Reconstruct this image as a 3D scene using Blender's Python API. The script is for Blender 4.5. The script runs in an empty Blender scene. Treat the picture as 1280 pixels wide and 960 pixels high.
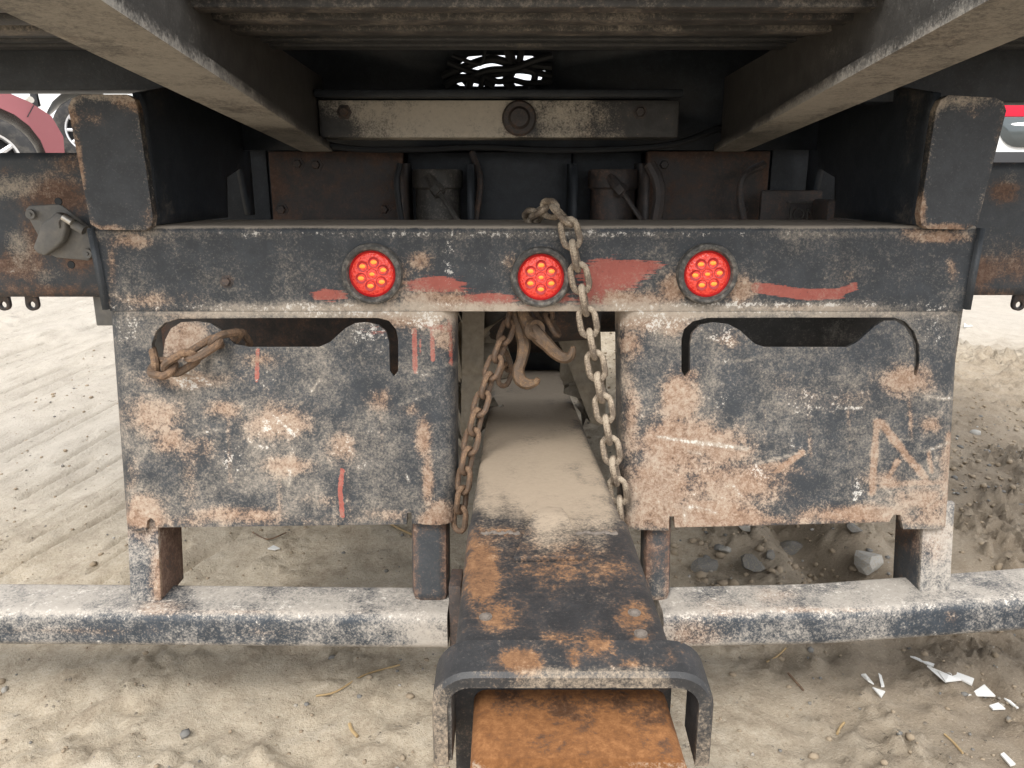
import bpy, bmesh, math, random
import numpy as np
from mathutils import Vector, Matrix
R = math.radians
random.seed(7)
sc = bpy.context.scene
COL = sc.collection

# ------------------------------------------------------------------ camera, sky, sun, exposure
H, PITCH, FPX = 0.92, R(14.5), 950.0
cam_d = bpy.data.cameras.new('camera')
cam_d.sensor_width = 36.0
cam_d.lens = FPX / 1280 * 36.0
cam_d.clip_start = 0.02
cam_d.clip_end = 2000
cam = bpy.data.objects.new('camera', cam_d)
cam.location = (0, 0, H)
cam.rotation_euler = (R(90) - PITCH, 0, 0)
COL.objects.link(cam)
sc.camera = cam

SUN_EL, SUN_AZ = R(48), R(-25)          # azimuth measured from straight behind the camera
world = bpy.data.worlds.new('World')
sc.world = world
world.use_nodes = True
wt = world.node_tree
wt.nodes.clear()
w_out = wt.nodes.new('ShaderNodeOutputWorld')
w_bg = wt.nodes.new('ShaderNodeBackground')
w_sky = wt.nodes.new('ShaderNodeTexSky')
w_sky.sky_type = 'NISHITA'
w_sky.sun_disc = False
w_sky.sun_elevation = SUN_EL
w_sky.sun_rotation = R(180) + SUN_AZ
w_sky.air_density = 1.0
w_sky.dust_density = 4.0
w_hsv = wt.nodes.new('ShaderNodeHueSaturation')
w_hsv.inputs['Saturation'].default_value = 0.22     # thin white overcast
w_mix = wt.nodes.new('ShaderNodeMixRGB')
w_mix.inputs['Fac'].default_value = 0.55
w_mix.inputs['Color2'].default_value = (9.5, 9.8, 10.2, 1)
w_bg.inputs['Strength'].default_value = 0.11
wt.links.new(w_sky.outputs[0], w_hsv.inputs['Color'])
wt.links.new(w_hsv.outputs[0], w_mix.inputs['Color1'])
wt.links.new(w_mix.outputs[0], w_bg.inputs['Color'])
wt.links.new(w_bg.outputs[0], w_out.inputs['Surface'])

sun_d = bpy.data.lights.new('sun', 'SUN')
sun_d.energy = 1.5
sun_d.angle = R(20)
sun_d.color = (1.0, 0.96, 0.9)
sun = bpy.data.objects.new('sun', sun_d)
sd = Vector((math.sin(SUN_AZ) * math.cos(SUN_EL), -math.cos(SUN_AZ) * math.cos(SUN_EL), math.sin(SUN_EL)))
sun.rotation_euler = sd.to_track_quat('Z', 'Y').to_euler()
sun.location = (-2, -5, 6)
COL.objects.link(sun)

sc.view_settings.view_transform = 'Standard'
sc.view_settings.look = 'None'
sc.view_settings.gamma = 1.0
sc.view_settings.use_curve_mapping = False
sc.view_settings.exposure = 1.08
sc.cycles.use_denoising = True
sc.cycles.max_bounces = 5

# ------------------------------------------------------------------ pixel <-> place
CP, SP = math.cos(PITCH), math.sin(PITCH)
def ray(u, v):
    a, b = (u - 640) / FPX, (v - 480) / FPX
    return Vector((a, CP - b * SP, -SP - b * CP))
def PY(u, v, Y):
    d = ray(u, v)
    k = Y / d.y
    return Vector((d.x * k, Y, H + d.z * k))
def PZ(u, v, z):
    d = ray(u, v)
    k = (z - H) / d.z
    return Vector((d.x * k, d.y * k, z))
def proj(co):
    x, y, z = co[:, 0], co[:, 1], co[:, 2] - H
    zc = np.maximum(y * CP - z * SP, 1e-3)
    yd = -z * CP - y * SP
    return 640 + FPX * x / zc, 480 + FPX * yd / zc

# ------------------------------------------------------------------ noise (numpy)
_rs = np.random.RandomState(3)
_T = _rs.rand(256, 256).astype(np.float64)
def vnoise(x, y):
    xi, yi = np.floor(x).astype(int), np.floor(y).astype(int)
    fx, fy = x - xi, y - yi
    fx = fx * fx * (3 - 2 * fx); fy = fy * fy * (3 - 2 * fy)
    a = _T[xi & 255, yi & 255]; b = _T[(xi + 1) & 255, yi & 255]
    c = _T[xi & 255, (yi + 1) & 255]; d = _T[(xi + 1) & 255, (yi + 1) & 255]
    return (a * (1 - fx) + b * fx) * (1 - fy) + (c * (1 - fx) + d * fx) * fy
def fbm(x, y, o=4, g=0.5):
    s, a, t = 0, 1, 0
    for i in range(o):
        s = s + a * vnoise(x * 2 ** i + 17.3 * i, y * 2 ** i + 5.1 * i); t += a; a *= g
    return s / t
def sstep(a, b, x):
    t = np.clip((x - a) / (b - a), 0, 1)
    return t * t * (3 - 2 * t)

# ------------------------------------------------------------------ node helpers
class NT:
    def __init__(s, name):
        s.m = bpy.data.materials.new(name); s.m.use_nodes = True
        s.t = s.m.node_tree; s.t.nodes.clear()
        s.out = s.t.nodes.new('ShaderNodeOutputMaterial')
        s.bsdf = s.t.nodes.new('ShaderNodeBsdfPrincipled')
        s.t.links.new(s.bsdf.outputs[0], s.out.inputs['Surface'])
        s.co = s.t.nodes.new('ShaderNodeTexCoord').outputs['Object']
    def lk(s, v, inp):
        if isinstance(v, (int, float)): inp.default_value = v
        elif isinstance(v, (tuple, list)): inp.default_value = (*v, 1) if len(v) == 3 and len(inp.default_value) == 4 else v
        else: s.t.links.new(v, inp)
    def vec(s, scale=(1, 1, 1), co=None):
        n = s.t.nodes.new('ShaderNodeMapping'); n.inputs['Scale'].default_value = scale
        s.t.links.new(co or s.co, n.inputs['Vector']); return n.outputs[0]
    def noise(s, scale, detail=6, rough=0.6, dist=0.0, co=None):
        n = s.t.nodes.new('ShaderNodeTexNoise')
        n.inputs['Scale'].default_value = scale; n.inputs['Detail'].default_value = detail
        n.inputs['Roughness'].default_value = rough; n.inputs['Distortion'].default_value = dist
        s.t.links.new(co or s.co, n.inputs['Vector']); return n.outputs['Fac']
    def voro(s, scale, co=None, feat='F1'):
        n = s.t.nodes.new('ShaderNodeTexVoronoi'); n.feature = feat
        n.inputs['Scale'].default_value = scale
        s.t.links.new(co or s.co, n.inputs['Vector']); return n
    def attr(s, name):
        n = s.t.nodes.new('ShaderNodeAttribute'); n.attribute_name = name; return n.outputs['Fac']
    def op(s, o, a, b=0.0, c=0.0, clamp=False):
        n = s.t.nodes.new('ShaderNodeMath'); n.operation = o; n.use_clamp = clamp
        s.lk(a, n.inputs[0]); s.lk(b, n.inputs[1]); s.lk(c, n.inputs[2]); return n.outputs[0]
    def ss(s, a, b, x):
        n = s.t.nodes.new('ShaderNodeMapRange'); n.interpolation_type = 'SMOOTHSTEP'
        n.inputs[1].default_value = a; n.inputs[2].default_value = b; s.lk(x, n.inputs[0]); return n.outputs[0]
    def mix(s, f, a, b, mode='MIX'):
        n = s.t.nodes.new('ShaderNodeMixRGB'); n.blend_type = mode
        s.lk(f, n.inputs[0]); s.lk(a, n.inputs[1]); s.lk(b, n.inputs[2]); return n.outputs[0]
    def ramp(s, f, stops):
        n = s.t.nodes.new('ShaderNodeValToRGB'); e = n.color_ramp.elements
        while len(e) < len(stops): e.new(0.5)
        for q, (p, c) in zip(e, stops): q.position = p; q.color = (*c, 1)
        s.lk(f, n.inputs[0]); return n.outputs[0]
    def bump(s, h, strength=0.3, dist=0.002):
        n = s.t.nodes.new('ShaderNodeBump'); n.inputs['Strength'].default_value = strength
        n.inputs['Distance'].default_value = dist; s.lk(h, n.inputs['Height'])
        s.t.links.new(n.outputs[0], s.bsdf.inputs['Normal'])
    def set(s, col=None, rough=None, metal=None, spec=None):
        for k, v in (('Base Color', col), ('Roughness', rough), ('Metallic', metal), ('Specular IOR Level', spec)):
            if v is not None: s.lk(v, s.bsdf.inputs[k])
        return s.m

def worn(name, paint=(0.024, 0.028, 0.033), rust=((0.10, 0.056, 0.036), (0.275, 0.175, 0.118), (0.44, 0.34, 0.255)),
         rb=0.0, db=0.0, cb=0.0, dust=(0.42, 0.36, 0.29), chip=(0.62, 0.595, 0.55), amb=0.5, scale=1.0, rough=0.5, dmax=0.9, soft=0.0):
    """layers: black paint, brushed red paint, rust, pale chips, dry dust; rust/dirt/chip/red are stain masks on the mesh"""
    n = NT(name)
    big = n.noise(6 * scale, 3, 0.55); mid = n.noise(30 * scale, 9, 0.70, 0.3); grain = n.noise(300 * scale, 3, 0.8)
    fine = n.noise(110 * scale, 6, 0.76, 0.3); cloud = n.noise(11 * scale, 4, 0.55, 0.4)
    c = lambda x, k: n.op('MULTIPLY', n.op('SUBTRACT', x, 0.5), k)
    field = n.op('ADD', n.op('ADD', c(mid, 1.25), c(fine, 0.9)), n.op('ADD', c(big, amb), c(grain, 0.9)))
    rv = n.op('ADD', n.op('ADD', n.attr('rust'), rb), field)
    rm = n.ss(0.30, 0.68, rv)
    halo = n.ss(0.10, 0.50, rv)
    base = n.mix(n.ss(0.35, 0.75, mid), paint, tuple(p * 1.5 + 0.004 for p in paint))
    base = n.mix(n.op('MULTIPLY', n.ss(0.56, 0.68, grain), 0.10), base, (0.30, 0.28, 0.25))
    streak = n.noise(60, 4, 0.75, 0.0, n.vec((0.25, 1, 5.5)))
    redm = n.ss(0.48, 0.54, n.op('ADD', n.attr('red'), n.op('ADD', c(streak, 1.2), c(fine, 0.5))))
    redm = n.op('MULTIPLY', redm, n.ss(0.34, 0.43, n.op('ADD', n.op('MULTIPLY', fine, 0.6), n.op('MULTIPLY', grain, 0.4))))
    base = n.mix(redm, base, n.mix(mid, (0.20, 0.045, 0.034), (0.40, 0.115, 0.085)))
    rcol = n.ramp(n.op('ADD', n.op('MULTIPLY', fine, 0.45), n.op('ADD', n.op('MULTIPLY', mid, 0.35), n.op('MULTIPLY', grain, 0.25))), [(0.38, rust[0]), (0.52, rust[1]), (0.66, rust[2])])
    col = n.mix(n.op('MULTIPLY', halo, 0.35), base, (0.115, 0.078, 0.056))
    col = n.mix(n.op('MULTIPLY', rm, 0.95), col, rcol)
    dv = n.op('ADD', n.op('ADD', n.attr('dirt'), db), n.op('ADD', c(cloud, 1.2), n.op('ADD', c(mid, 0.5), n.op('ADD', c(fine, 0.9), c(grain, 1.15)))))
    dm = n.op('MULTIPLY', n.ss(0.20 - soft, 0.82 + soft, dv), dmax)
    col = n.mix(dm, col, n.mix(fine, tuple(d * 0.80 for d in dust), tuple(min(1, d * 1.15) for d in dust)))
    av = n.op('ADD', n.op('ADD', n.attr('chip'), cb), c(mid, 2.4))
    thr = n.op('SUBTRACT', 0.70, n.op('MULTIPLY', n.op('MINIMUM', n.op('MAXIMUM', av, 0.0), 1.0), 0.20))
    cm = n.op('MULTIPLY', n.ss(-0.005, 0.035, n.op('SUBTRACT', n.op('ADD', n.op('MULTIPLY', fine, 0.6), n.op('MULTIPLY', grain, 0.4)), thr)), n.ss(0.05, 0.40, av))
    col = n.mix(n.op('MULTIPLY', cm, 0.75), col, chip)
    rg = n.op('ADD', n.op('MULTIPLY', n.op('MAXIMUM', rm, dm), 0.95 - rough), rough)
    hgt = n.op('ADD', n.op('MULTIPLY', mid, 0.9), n.op('ADD', n.op('MULTIPLY', fine, 0.45), n.op('MULTIPLY', rm, 0.10)))
    n.bump(hgt, 0.5, 0.0022)
    return n.set(col, rg, 0.0, 0.4)

def simple(name, col, rough=0.6, metal=0.0, var=0.15, scale=60, dust=None, bump=0.15, spec=0.5):
    n = NT(name)
    a = n.noise(scale, 7, 0.62)
    c = n.mix(a, tuple(x * (1 - var) for x in col), tuple(min(1, x * (1 + var)) for x in col))
    if dust:
        amt, dc = dust
        c = n.mix(n.op('MULTIPLY', n.ss(0.42, 0.68, n.noise(scale * 0.35, 8, 0.65)), amt), c, dc)
    n.bump(n.noise(scale * 4, 5, 0.6), bump, 0.001)
    return n.set(c, rough, metal, spec)

M = {}
M['face'] = worn('worn_black_steel', paint=(0.026, 0.030, 0.035), rb=-0.05, db=0.03, cb=-0.13, dust=(0.40, 0.345, 0.28), dmax=0.85, soft=0.16)
M['ear'] = worn('scuffed_black_steel', paint=(0.026, 0.029, 0.033), rb=-0.38, db=-0.12, cb=-0.3, amb=0.3)
M['bar'] = worn('weathered_bar_steel', paint=(0.03, 0.037, 0.046), rb=-0.05, db=0.16, cb=-0.02, dust=(0.44, 0.40, 0.35), chip=(0.66, 0.62, 0.56))
M['sidebox'] = worn('rusty_side_channel', paint=(0.035, 0.04, 0.046), rust=((0.055, 0.035, 0.027), (0.15, 0.09, 0.064), (0.27, 0.185, 0.14)), rb=0.0, db=0.02, cb=-0.2)
M['boom'] = worn('boom_paint_and_rust', paint=(0.026, 0.026, 0.027), rust=((0.05, 0.028, 0.018), (0.17, 0.085, 0.04), (0.29, 0.155, 0.075)), rb=0.08, db=-0.14, cb=-0.12, dust=(0.38, 0.305, 0.225), dmax=0.97, soft=0.1)
M['orange'] = worn('bare_orange_rust', paint=(0.075, 0.034, 0.016), rust=((0.10, 0.042, 0.016), (0.19, 0.078, 0.025), (0.31, 0.14, 0.052)), rb=0.55, db=-0.25, cb=-0.4)
M['sill'] = worn('dusty_sill_steel', paint=(0.05, 0.047, 0.043), rust=((0.06, 0.042, 0.03), (0.14, 0.10, 0.075), (0.25, 0.20, 0.155)), rb=0.10, db=0.24, cb=-0.3, dust=(0.30, 0.28, 0.245))
M['deck'] = worn('deck_underside_paint', paint=(0.028, 0.029, 0.031), rb=-0.3, db=0.06, cb=-0.4, dust=(0.20, 0.18, 0.155))
M['rib'] = worn('dusty_deck_rib', paint=(0.035, 0.034, 0.033), rb=-0.2, db=0.22, cb=-0.4, dust=(0.27, 0.24, 0.205))
M['dark'] = worn('dark_chassis_paint', paint=(0.022, 0.027, 0.034), rb=-0.35, db=-0.15, cb=-0.3, dust=(0.16, 0.14, 0.12))  # dark blue-black paint of the chassis parts
M['dustbar'] = worn('mud_dusted_crossmember', paint=(0.05, 0.05, 0.05), rb=0.0, db=0.16, cb=-0.2, dust=(0.60, 0.545, 0.46), dmax=0.95)
M['rustframe'] = worn('rusty_frame_rail', paint=(0.045, 0.04, 0.04), rust=((0.05, 0.03, 0.024), (0.12, 0.07, 0.05), (0.2, 0.13, 0.10)), rb=0.30, db=0.02, cb=-0.3, dust=(0.22, 0.19, 0.16))
M['chain'] = worn('weathered_chain_steel', paint=(0.11, 0.085, 0.062), rust=((0.09, 0.055, 0.034), (0.20, 0.14, 0.092), (0.36, 0.28, 0.20)), rb=0.42, db=0.42, cb=-0.1, scale=1.6, dust=(0.46, 0.39, 0.30), rough=0.6)
M['chain_brown'] = worn('brown_chain_steel', paint=(0.09, 0.06, 0.04), rust=((0.07, 0.04, 0.025), (0.17, 0.10, 0.06), (0.29, 0.19, 0.115)), rb=0.45, db=0.02, cb=-0.25, scale=1.6, dust=(0.34, 0.27, 0.20), rough=0.6)
M['hook'] = worn('forged_hook_steel', paint=(0.09, 0.06, 0.038), rust=((0.06, 0.035, 0.02), (0.17, 0.10, 0.055), (0.29, 0.19, 0.105)), rb=0.40, db=-0.1, cb=0.15, scale=1.8, dust=(0.34, 0.28, 0.20), chip=(0.40, 0.34, 0.26))
M['mud'] = simple('dried_mud_crust', (0.36, 0.315, 0.25), 0.95, var=0.4, scale=90, bump=0.9)
M['rubber'] = simple('dusty_black_rubber', (0.06, 0.058, 0.055), 0.85, var=0.3, scale=260, dust=(0.7, (0.27, 0.245, 0.21)), bump=0.4)
M['tyre'] = simple('tyre_rubber', (0.03, 0.03, 0.031), 0.85, var=0.3, scale=40, dust=(0.5, (0.14, 0.125, 0.105)))
M['cast'] = simple('grey_cast_cover', (0.155, 0.15, 0.14), 0.6, var=0.25, scale=120, dust=(0.5, (0.26, 0.235, 0.20)), bump=0.3)
M['bright'] = simple('bare_bright_steel', (0.58, 0.55, 0.5), 0.4, 0.7, scale=200)
M['weld'] = simple('weld_metal', (0.15, 0.125, 0.105), 0.7, 0.0, var=0.4, scale=300, bump=0.8)
M['black'] = simple('black_hose_rubber', (0.012, 0.014, 0.017), 0.6, scale=50)
M['plastic'] = simple('white_plastic', (0.68, 0.675, 0.65), 0.4, var=0.05)
M['straw'] = simple('dry_straw', (0.34, 0.24, 0.12), 0.85, var=0.3, scale=200)
M['leaf'] = simple('yellow_dry_leaf', (0.40, 0.28, 0.08), 0.8, var=0.3, scale=150)
M['carred'] = simple('faded_red_car_paint', (0.27, 0.085, 0.095), 0.25, var=0.08, scale=5, bump=0.02)
M['carwhite'] = simple('white_car_paint', (0.72, 0.73, 0.72), 0.3, var=0.06, scale=5, dust=(0.3, (0.45, 0.42, 0.36)), bump=0.02)
M['vanred'] = simple('bright_red_paint', (0.62, 0.015, 0.045), 0.3, var=0.06, scale=5, bump=0.02)
M['glass'] = simple('dark_window_glass', (0.07, 0.085, 0.09), 0.06, var=0.2, scale=3, bump=0.0, spec=0.8)
M['alloy'] = simple('alloy_rim', (0.62, 0.62, 0.63), 0.35, 0.5, var=0.1)
M['trim'] = simple('black_trim', (0.02, 0.02, 0.022), 0.6)

def lens_mat():
    n = NT('red_lens_plastic')
    f = n.voro(260).outputs['Distance']
    c = n.mix(n.ss(0.0, 0.6, f), (0.62, 0.022, 0.018), (0.80, 0.075, 0.05))
    n.set(c, 0.22, 0.0, 0.5)
    n.lk((0.9, 0.03, 0.02), n.bsdf.inputs['Emission Color']); n.bsdf.inputs['Emission Strength'].default_value = 0.05
    n.bump(f, 0.6, 0.002)
    return n.m
M['lens'] = lens_mat()
M['lens_rim'] = simple('deep_red_plastic', (0.42, 0.013, 0.014), 0.3, var=0.3, scale=200)
def diode_mat():
    n = NT('amber_diode')
    c = n.mix(n.noise(300, 2), (0.92, 0.20, 0.02), (1.0, 0.36, 0.05)); n.set(c, 0.3)
    n.lk(c, n.bsdf.inputs['Emission Color']); n.bsdf.inputs['Emission Strength'].default_value = 0.3
    return n.m
M['diode'] = diode_mat()
def ground_mat():
    n = NT('dry_sandy_dirt')
    a = n.noise(2.2, 4, 0.6); b = n.noise(14, 7, 0.70); c = n.noise(95, 6, 0.76); d = n.noise(230, 4, 0.78)
    col = n.ramp(n.op('ADD', n.op('MULTIPLY', b, 0.6), n.op('MULTIPLY', c, 0.4)), [(0.34, (0.27, 0.215, 0.155)), (0.5, (0.45, 0.38, 0.287)), (0.66, (0.56, 0.49, 0.39))])
    col = n.mix(n.op('MULTIPLY', n.ss(0.45, 0.65, a), 0.35), col, (0.36, 0.315, 0.25))
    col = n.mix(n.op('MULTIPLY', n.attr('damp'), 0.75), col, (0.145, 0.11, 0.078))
    col = n.mix(n.op('MULTIPLY', n.attr('pale'), 0.8), col, n.mix(b, (0.36, 0.33, 0.29), (0.52, 0.48, 0.425)))
    vo = n.voro(85); vv = n.op('ADD', vo.outputs['Distance'], n.op('MULTIPLY', n.op('SUBTRACT', d, 0.5), 0.35))
    sel = n.ss(0.58, 0.66, n.noise(30, 5, 0.7))
    peb = n.op('MULTIPLY', n.ss(0.34, 0.22, vv), sel)
    col = n.mix(n.op('MULTIPLY', peb, 0.55), col, n.mix(c, (0.11, 0.10, 0.09), (0.32, 0.29, 0.25)))
    col = n.mix(n.op('MULTIPLY', n.ss(0.58, 0.68, d), 0.6), col, (0.13, 0.10, 0.072))
    col = n.mix(n.op('MULTIPLY', n.ss(0.40, 0.32, d), 0.5), col, (0.62, 0.56, 0.47))
    hgt = n.op('ADD', n.op('MULTIPLY', c, 0.7), n.op('ADD', n.op('MULTIPLY', d, 0.35), n.op('MULTIPLY', peb, 0.5)))
    n.bump(hgt, 0.9, 0.009)
    return n.set(col, 0.95, 0.0, 0.2)
M['ground'] = ground_mat()
def stone_mat(name, a, b):
    n = NT(name); c = n.mix(n.noise(35, 8, 0.68), a, b)
    c = n.mix(n.op('MULTIPLY', n.ss(0.45, 0.65, n.noise(18, 6, 0.6)), 0.6), c, (0.30, 0.25, 0.185))
    n.bump(n.noise(120, 6, 0.65), 0.6, 0.002); return n.set(c, 0.9, 0.0, 0.3)
M['stone'] = stone_mat('grey_stone', (0.10, 0.10, 0.095), (0.23, 0.22, 0.205))
M['stone_pale'] = stone_mat('pale_stone', (0.26, 0.25, 0.23), (0.44, 0.42, 0.38))

# ------------------------------------------------------------------ mesh helpers
TRUCK = None
def link(name, me, mat, parent=None):
    o = bpy.data.objects.new(name, me)
    if mat is not None and len(me.materials) == 0: me.materials.append(M[mat] if isinstance(mat, str) else mat)
    COL.objects.link(o)
    if parent is not None: adopt(o, parent)
    return o
def worldmat(o):
    m = o.matrix_basis.copy()
    if o.parent: m = worldmat(o.parent) @ o.matrix_parent_inverse @ m
    return m
def adopt(o, parent):
    o.parent = parent
    o.matrix_parent_inverse = worldmat(parent).inverted()
def empty(name, loc, label=None, cat=None, group=None, rz=0.0):
    o = bpy.data.objects.new(name, None); o.location = loc; o.rotation_euler.z = rz
    o.empty_display_size = 0.1
    COL.objects.link(o)
    tag(o, label, cat, group); return o
def tag(o, label=None, cat=None, group=None, kind=None):
    for k, v in (('label', label), ('category', cat), ('group', group), ('kind', kind)):
        if v: o[k] = v
    return o
def to_mesh(bm, name, smooth=True):
    bmesh.ops.recalc_face_normals(bm, faces=bm.faces)
    me = bpy.data.meshes.new(name); bm.to_mesh(me); bm.free()
    if smooth:
        me.polygons.foreach_set('use_smooth', [True] * len(me.polygons))
        me.set_sharp_from_angle(angle=R(38))
    return me
def densify(bm, sp, axes=(0, 1, 2)):
    for ax in axes:
        lo = min(v.co[ax] for v in bm.verts); hi = max(v.co[ax] for v in bm.verts)
        n = int((hi - lo) / sp)
        for i in range(1, n):
            p = Vector((0, 0, 0)); p[ax] = lo + (hi - lo) * i / n
            nn = Vector((0, 0, 0)); nn[ax] = 1
            bmesh.ops.bisect_plane(bm, geom=bm.verts[:] + bm.edges[:] + bm.faces[:], plane_co=p, plane_no=nn, dist=1e-5)
def getco(me):
    a = np.empty(len(me.vertices) * 3); me.vertices.foreach_get('co', a); return a.reshape(-1, 3)
def setattr_(me, **kw):
    for k, v in kw.items():
        a = me.attributes.get(k) or me.attributes.new(k, 'FLOAT', 'POINT')
        a.data.foreach_set('value', np.asarray(v, dtype=np.float32))
def bm_box(x0, x1, y0, y1, z0, z1, bev=0.0, seg=2):
    bm = bmesh.new()
    bmesh.ops.create_cube(bm, size=1)
    for v in bm.verts:
        v.co = Vector(((x0 + x1) / 2 + v.co.x * (x1 - x0), (y0 + y1) / 2 + v.co.y * (y1 - y0), (z0 + z1) / 2 + v.co.z * (z1 - z0)))
    if bev: bmesh.ops.bevel(bm, geom=bm.edges[:], offset=bev, segments=seg, affect='EDGES', profile=0.5)
    return bm
def edge_field(co, w):
    lo, hi = co.min(0), co.max(0)
    d = np.minimum(co - lo, hi - co); d.sort(axis=1)
    return np.exp(-(d[:, 1] / w) ** 2)
def box(name, x0, x1, y0, y1, z0, z1, mat, parent, bev=0.003, grid=None, edge=(0.3, 0.1, 0.012), fn=None):
    bm = bm_box(x0, x1, y0, y1, z0, z1, bev)
    if grid: densify(bm, grid)
    me = to_mesh(bm, name)
    if grid:
        co = getco(me); e = edge_field(co, edge[2])
        f = dict(rust=edge[0] * e, dirt=edge[1] * e, chip=edge[0] * e)
        if fn: fn(co, f)
        setattr_(me, **f)
    return link(name, me, mat, parent)
def poly_plate(name, pts, holes, tomap, thick, mat, parent, grid=None, bev=0.0, fn=None, off=-1):
    """flat outline with holes in (a,b), cut to a fine grid, mapped into place and given thickness"""
    bm = bmesh.new(); ed = []
    for lp in [pts] + holes:
        vs = [bm.verts.new((p[0], p[1], 0)) for p in lp]
        for i in range(len(vs)): ed.append(bm.edges.new((vs[i], vs[(i + 1) % len(vs)])))
    bmesh.ops.triangle_fill(bm, use_beauty=True, use_dissolve=False, edges=ed)
    if grid: densify(bm, grid, (0, 1))
    for f in bm.faces:
        if f.normal.z < 0: f.normal_flip()
    flat = np.array([v.co[:] for v in bm.verts])
    for v in bm.verts: v.co = tomap(v.co.x, v.co.y)
    me = bpy.data.meshes.new(name); bm.to_mesh(me); bm.free()
    me.polygons.foreach_set('use_smooth', [True] * len(me.polygons))
    if fn:
        f = {}; fn(getco(me), f); setattr_(me, **f)
    o = link(name, me, mat, parent)
    s = o.modifiers.new('solid', 'SOLIDIFY'); s.thickness = thick; s.offset = off
    if bev:
        b = o.modifiers.new('bevel', 'BEVEL'); b.width = bev; b.segments = 2; b.limit_method = 'ANGLE'; b.angle_limit = R(50)
    return o
def circ(cx, cy, r, n=16, a0=0, a1=2 * math.pi):
    full = abs(a1 - a0 - 2 * math.pi) < 1e-6
    k = n if full else n - 1
    return [(cx + r * math.cos(a0 + (a1 - a0) * i / k), cy + r * math.sin(a0 + (a1 - a0) * i / k)) for i in range(n)]
def tube(name, pts, rad, mat, parent, n=10, caps=True, closed=False):
    """tube along points with a radius for each point"""
    pts = [Vector(p) for p in pts]
    if not hasattr(rad, '__len__'): rad = [rad] * len(pts)
    bm = bmesh.new(); rings = []
    up = None
    for i, p in enumerate(pts):
        a = pts[i - 1] if (i > 0 or closed) else p
        b = pts[(i + 1) % len(pts)] if (i < len(pts) - 1 or closed) else p
        t = (b - a).normalized()
        if up is None:
            up = t.orthogonal().normalized()
        up = (up - t * up.dot(t)).normalized()
        sd_ = t.cross(up)
        rings.append([bm.verts.new(p + (up * math.cos(2 * math.pi * k / n) + sd_ * math.sin(2 * math.pi * k / n)) * rad[i]) for k in range(n)])
    m = len(rings)
    for i in range(m if closed else m - 1):
        A, B = rings[i], rings[(i + 1) % m]
        for k in range(n): bm.faces.new((A[k], A[(k + 1) % n], B[(k + 1) % n], B[k]))
    if caps and not closed:
        bm.faces.new(rings[0]); bm.faces.new(rings[-1])
    return link(name, to_mesh(bm, name), mat, parent)
def smooth_path(pts, n):
    """Catmull-Rom"""
    P = [Vector(p) for p in pts]; P = [P[0] * 2 - P[1]] + P + [P[-1] * 2 - P[-2]]
    out = []
    for i in range(1, len(P) - 2):
        for k in range(n):
            t = k / n
            a, b, c, d = P[i - 1], P[i], P[i + 1], P[i + 2]
            out.append(0.5 * ((2 * b) + (c - a) * t + (2 * a - 5 * b + 4 * c - d) * t * t + (3 * b - a - 3 * c + d) * t ** 3))
    out.append(P[-2]); return out
def lathe(name, prof, mat, parent, loc, axis, n=28):
    """profile (radius, height) turned about axis at loc"""
    bm = bmesh.new(); q = Vector(axis).to_track_quat('Z', 'Y').to_matrix()
    rings = []
    for r, h in prof:
        if r < 1e-6: rings.append([bm.verts.new(Vector(loc) + q @ Vector((0, 0, h)))])
        else: rings.append([bm.verts.new(Vector(loc) + q @ Vector((r * math.cos(2 * math.pi * k / n), r * math.sin(2 * math.pi * k / n), h))) for k in range(n)])
    for A, B in zip(rings, rings[1:]):
        for k in range(n):
            if len(A) == 1 and len(B) == 1: continue
            if len(A) == 1: bm.faces.new((A[0], B[k], B[(k + 1) % n]))
            elif len(B) == 1: bm.faces.new((A[k], A[(k + 1) % n], B[0]))
            else: bm.faces.new((A[k], A[(k + 1) % n], B[(k + 1) % n], B[k]))
    return link(name, to_mesh(bm, name), mat, parent)
def rr_ring(w, h, r, sp=0.02, nc=5):
    """rounded rectangle outline, top centre at (0,0), clockwise, with points along the flats"""
    cs = [(w / 2 - r, -r, 90, 0), (w / 2 - r, -h + r, 0, -90), (-w / 2 + r, -h + r, -90, -180), (-w / 2 + r, -r, 180, 90)]
    corner = [[(cx + r * math.cos(R(a0 + (a1 - a0) * i / nc)), cy + r * math.sin(R(a0 + (a1 - a0) * i / nc))) for i in range(nc + 1)] for cx, cy, a0, a1 in cs]
    out = []
    for i in range(4):
        out += corner[i]
        a, b = corner[i][-1], corner[(i + 1) % 4][0]
        L = math.dist(a, b); k = max(1, int(L / sp))
        for j in range(1, k): out.append((a[0] + (b[0] - a[0]) * j / k, a[1] + (b[1] - a[1]) * j / k))
    return out
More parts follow.
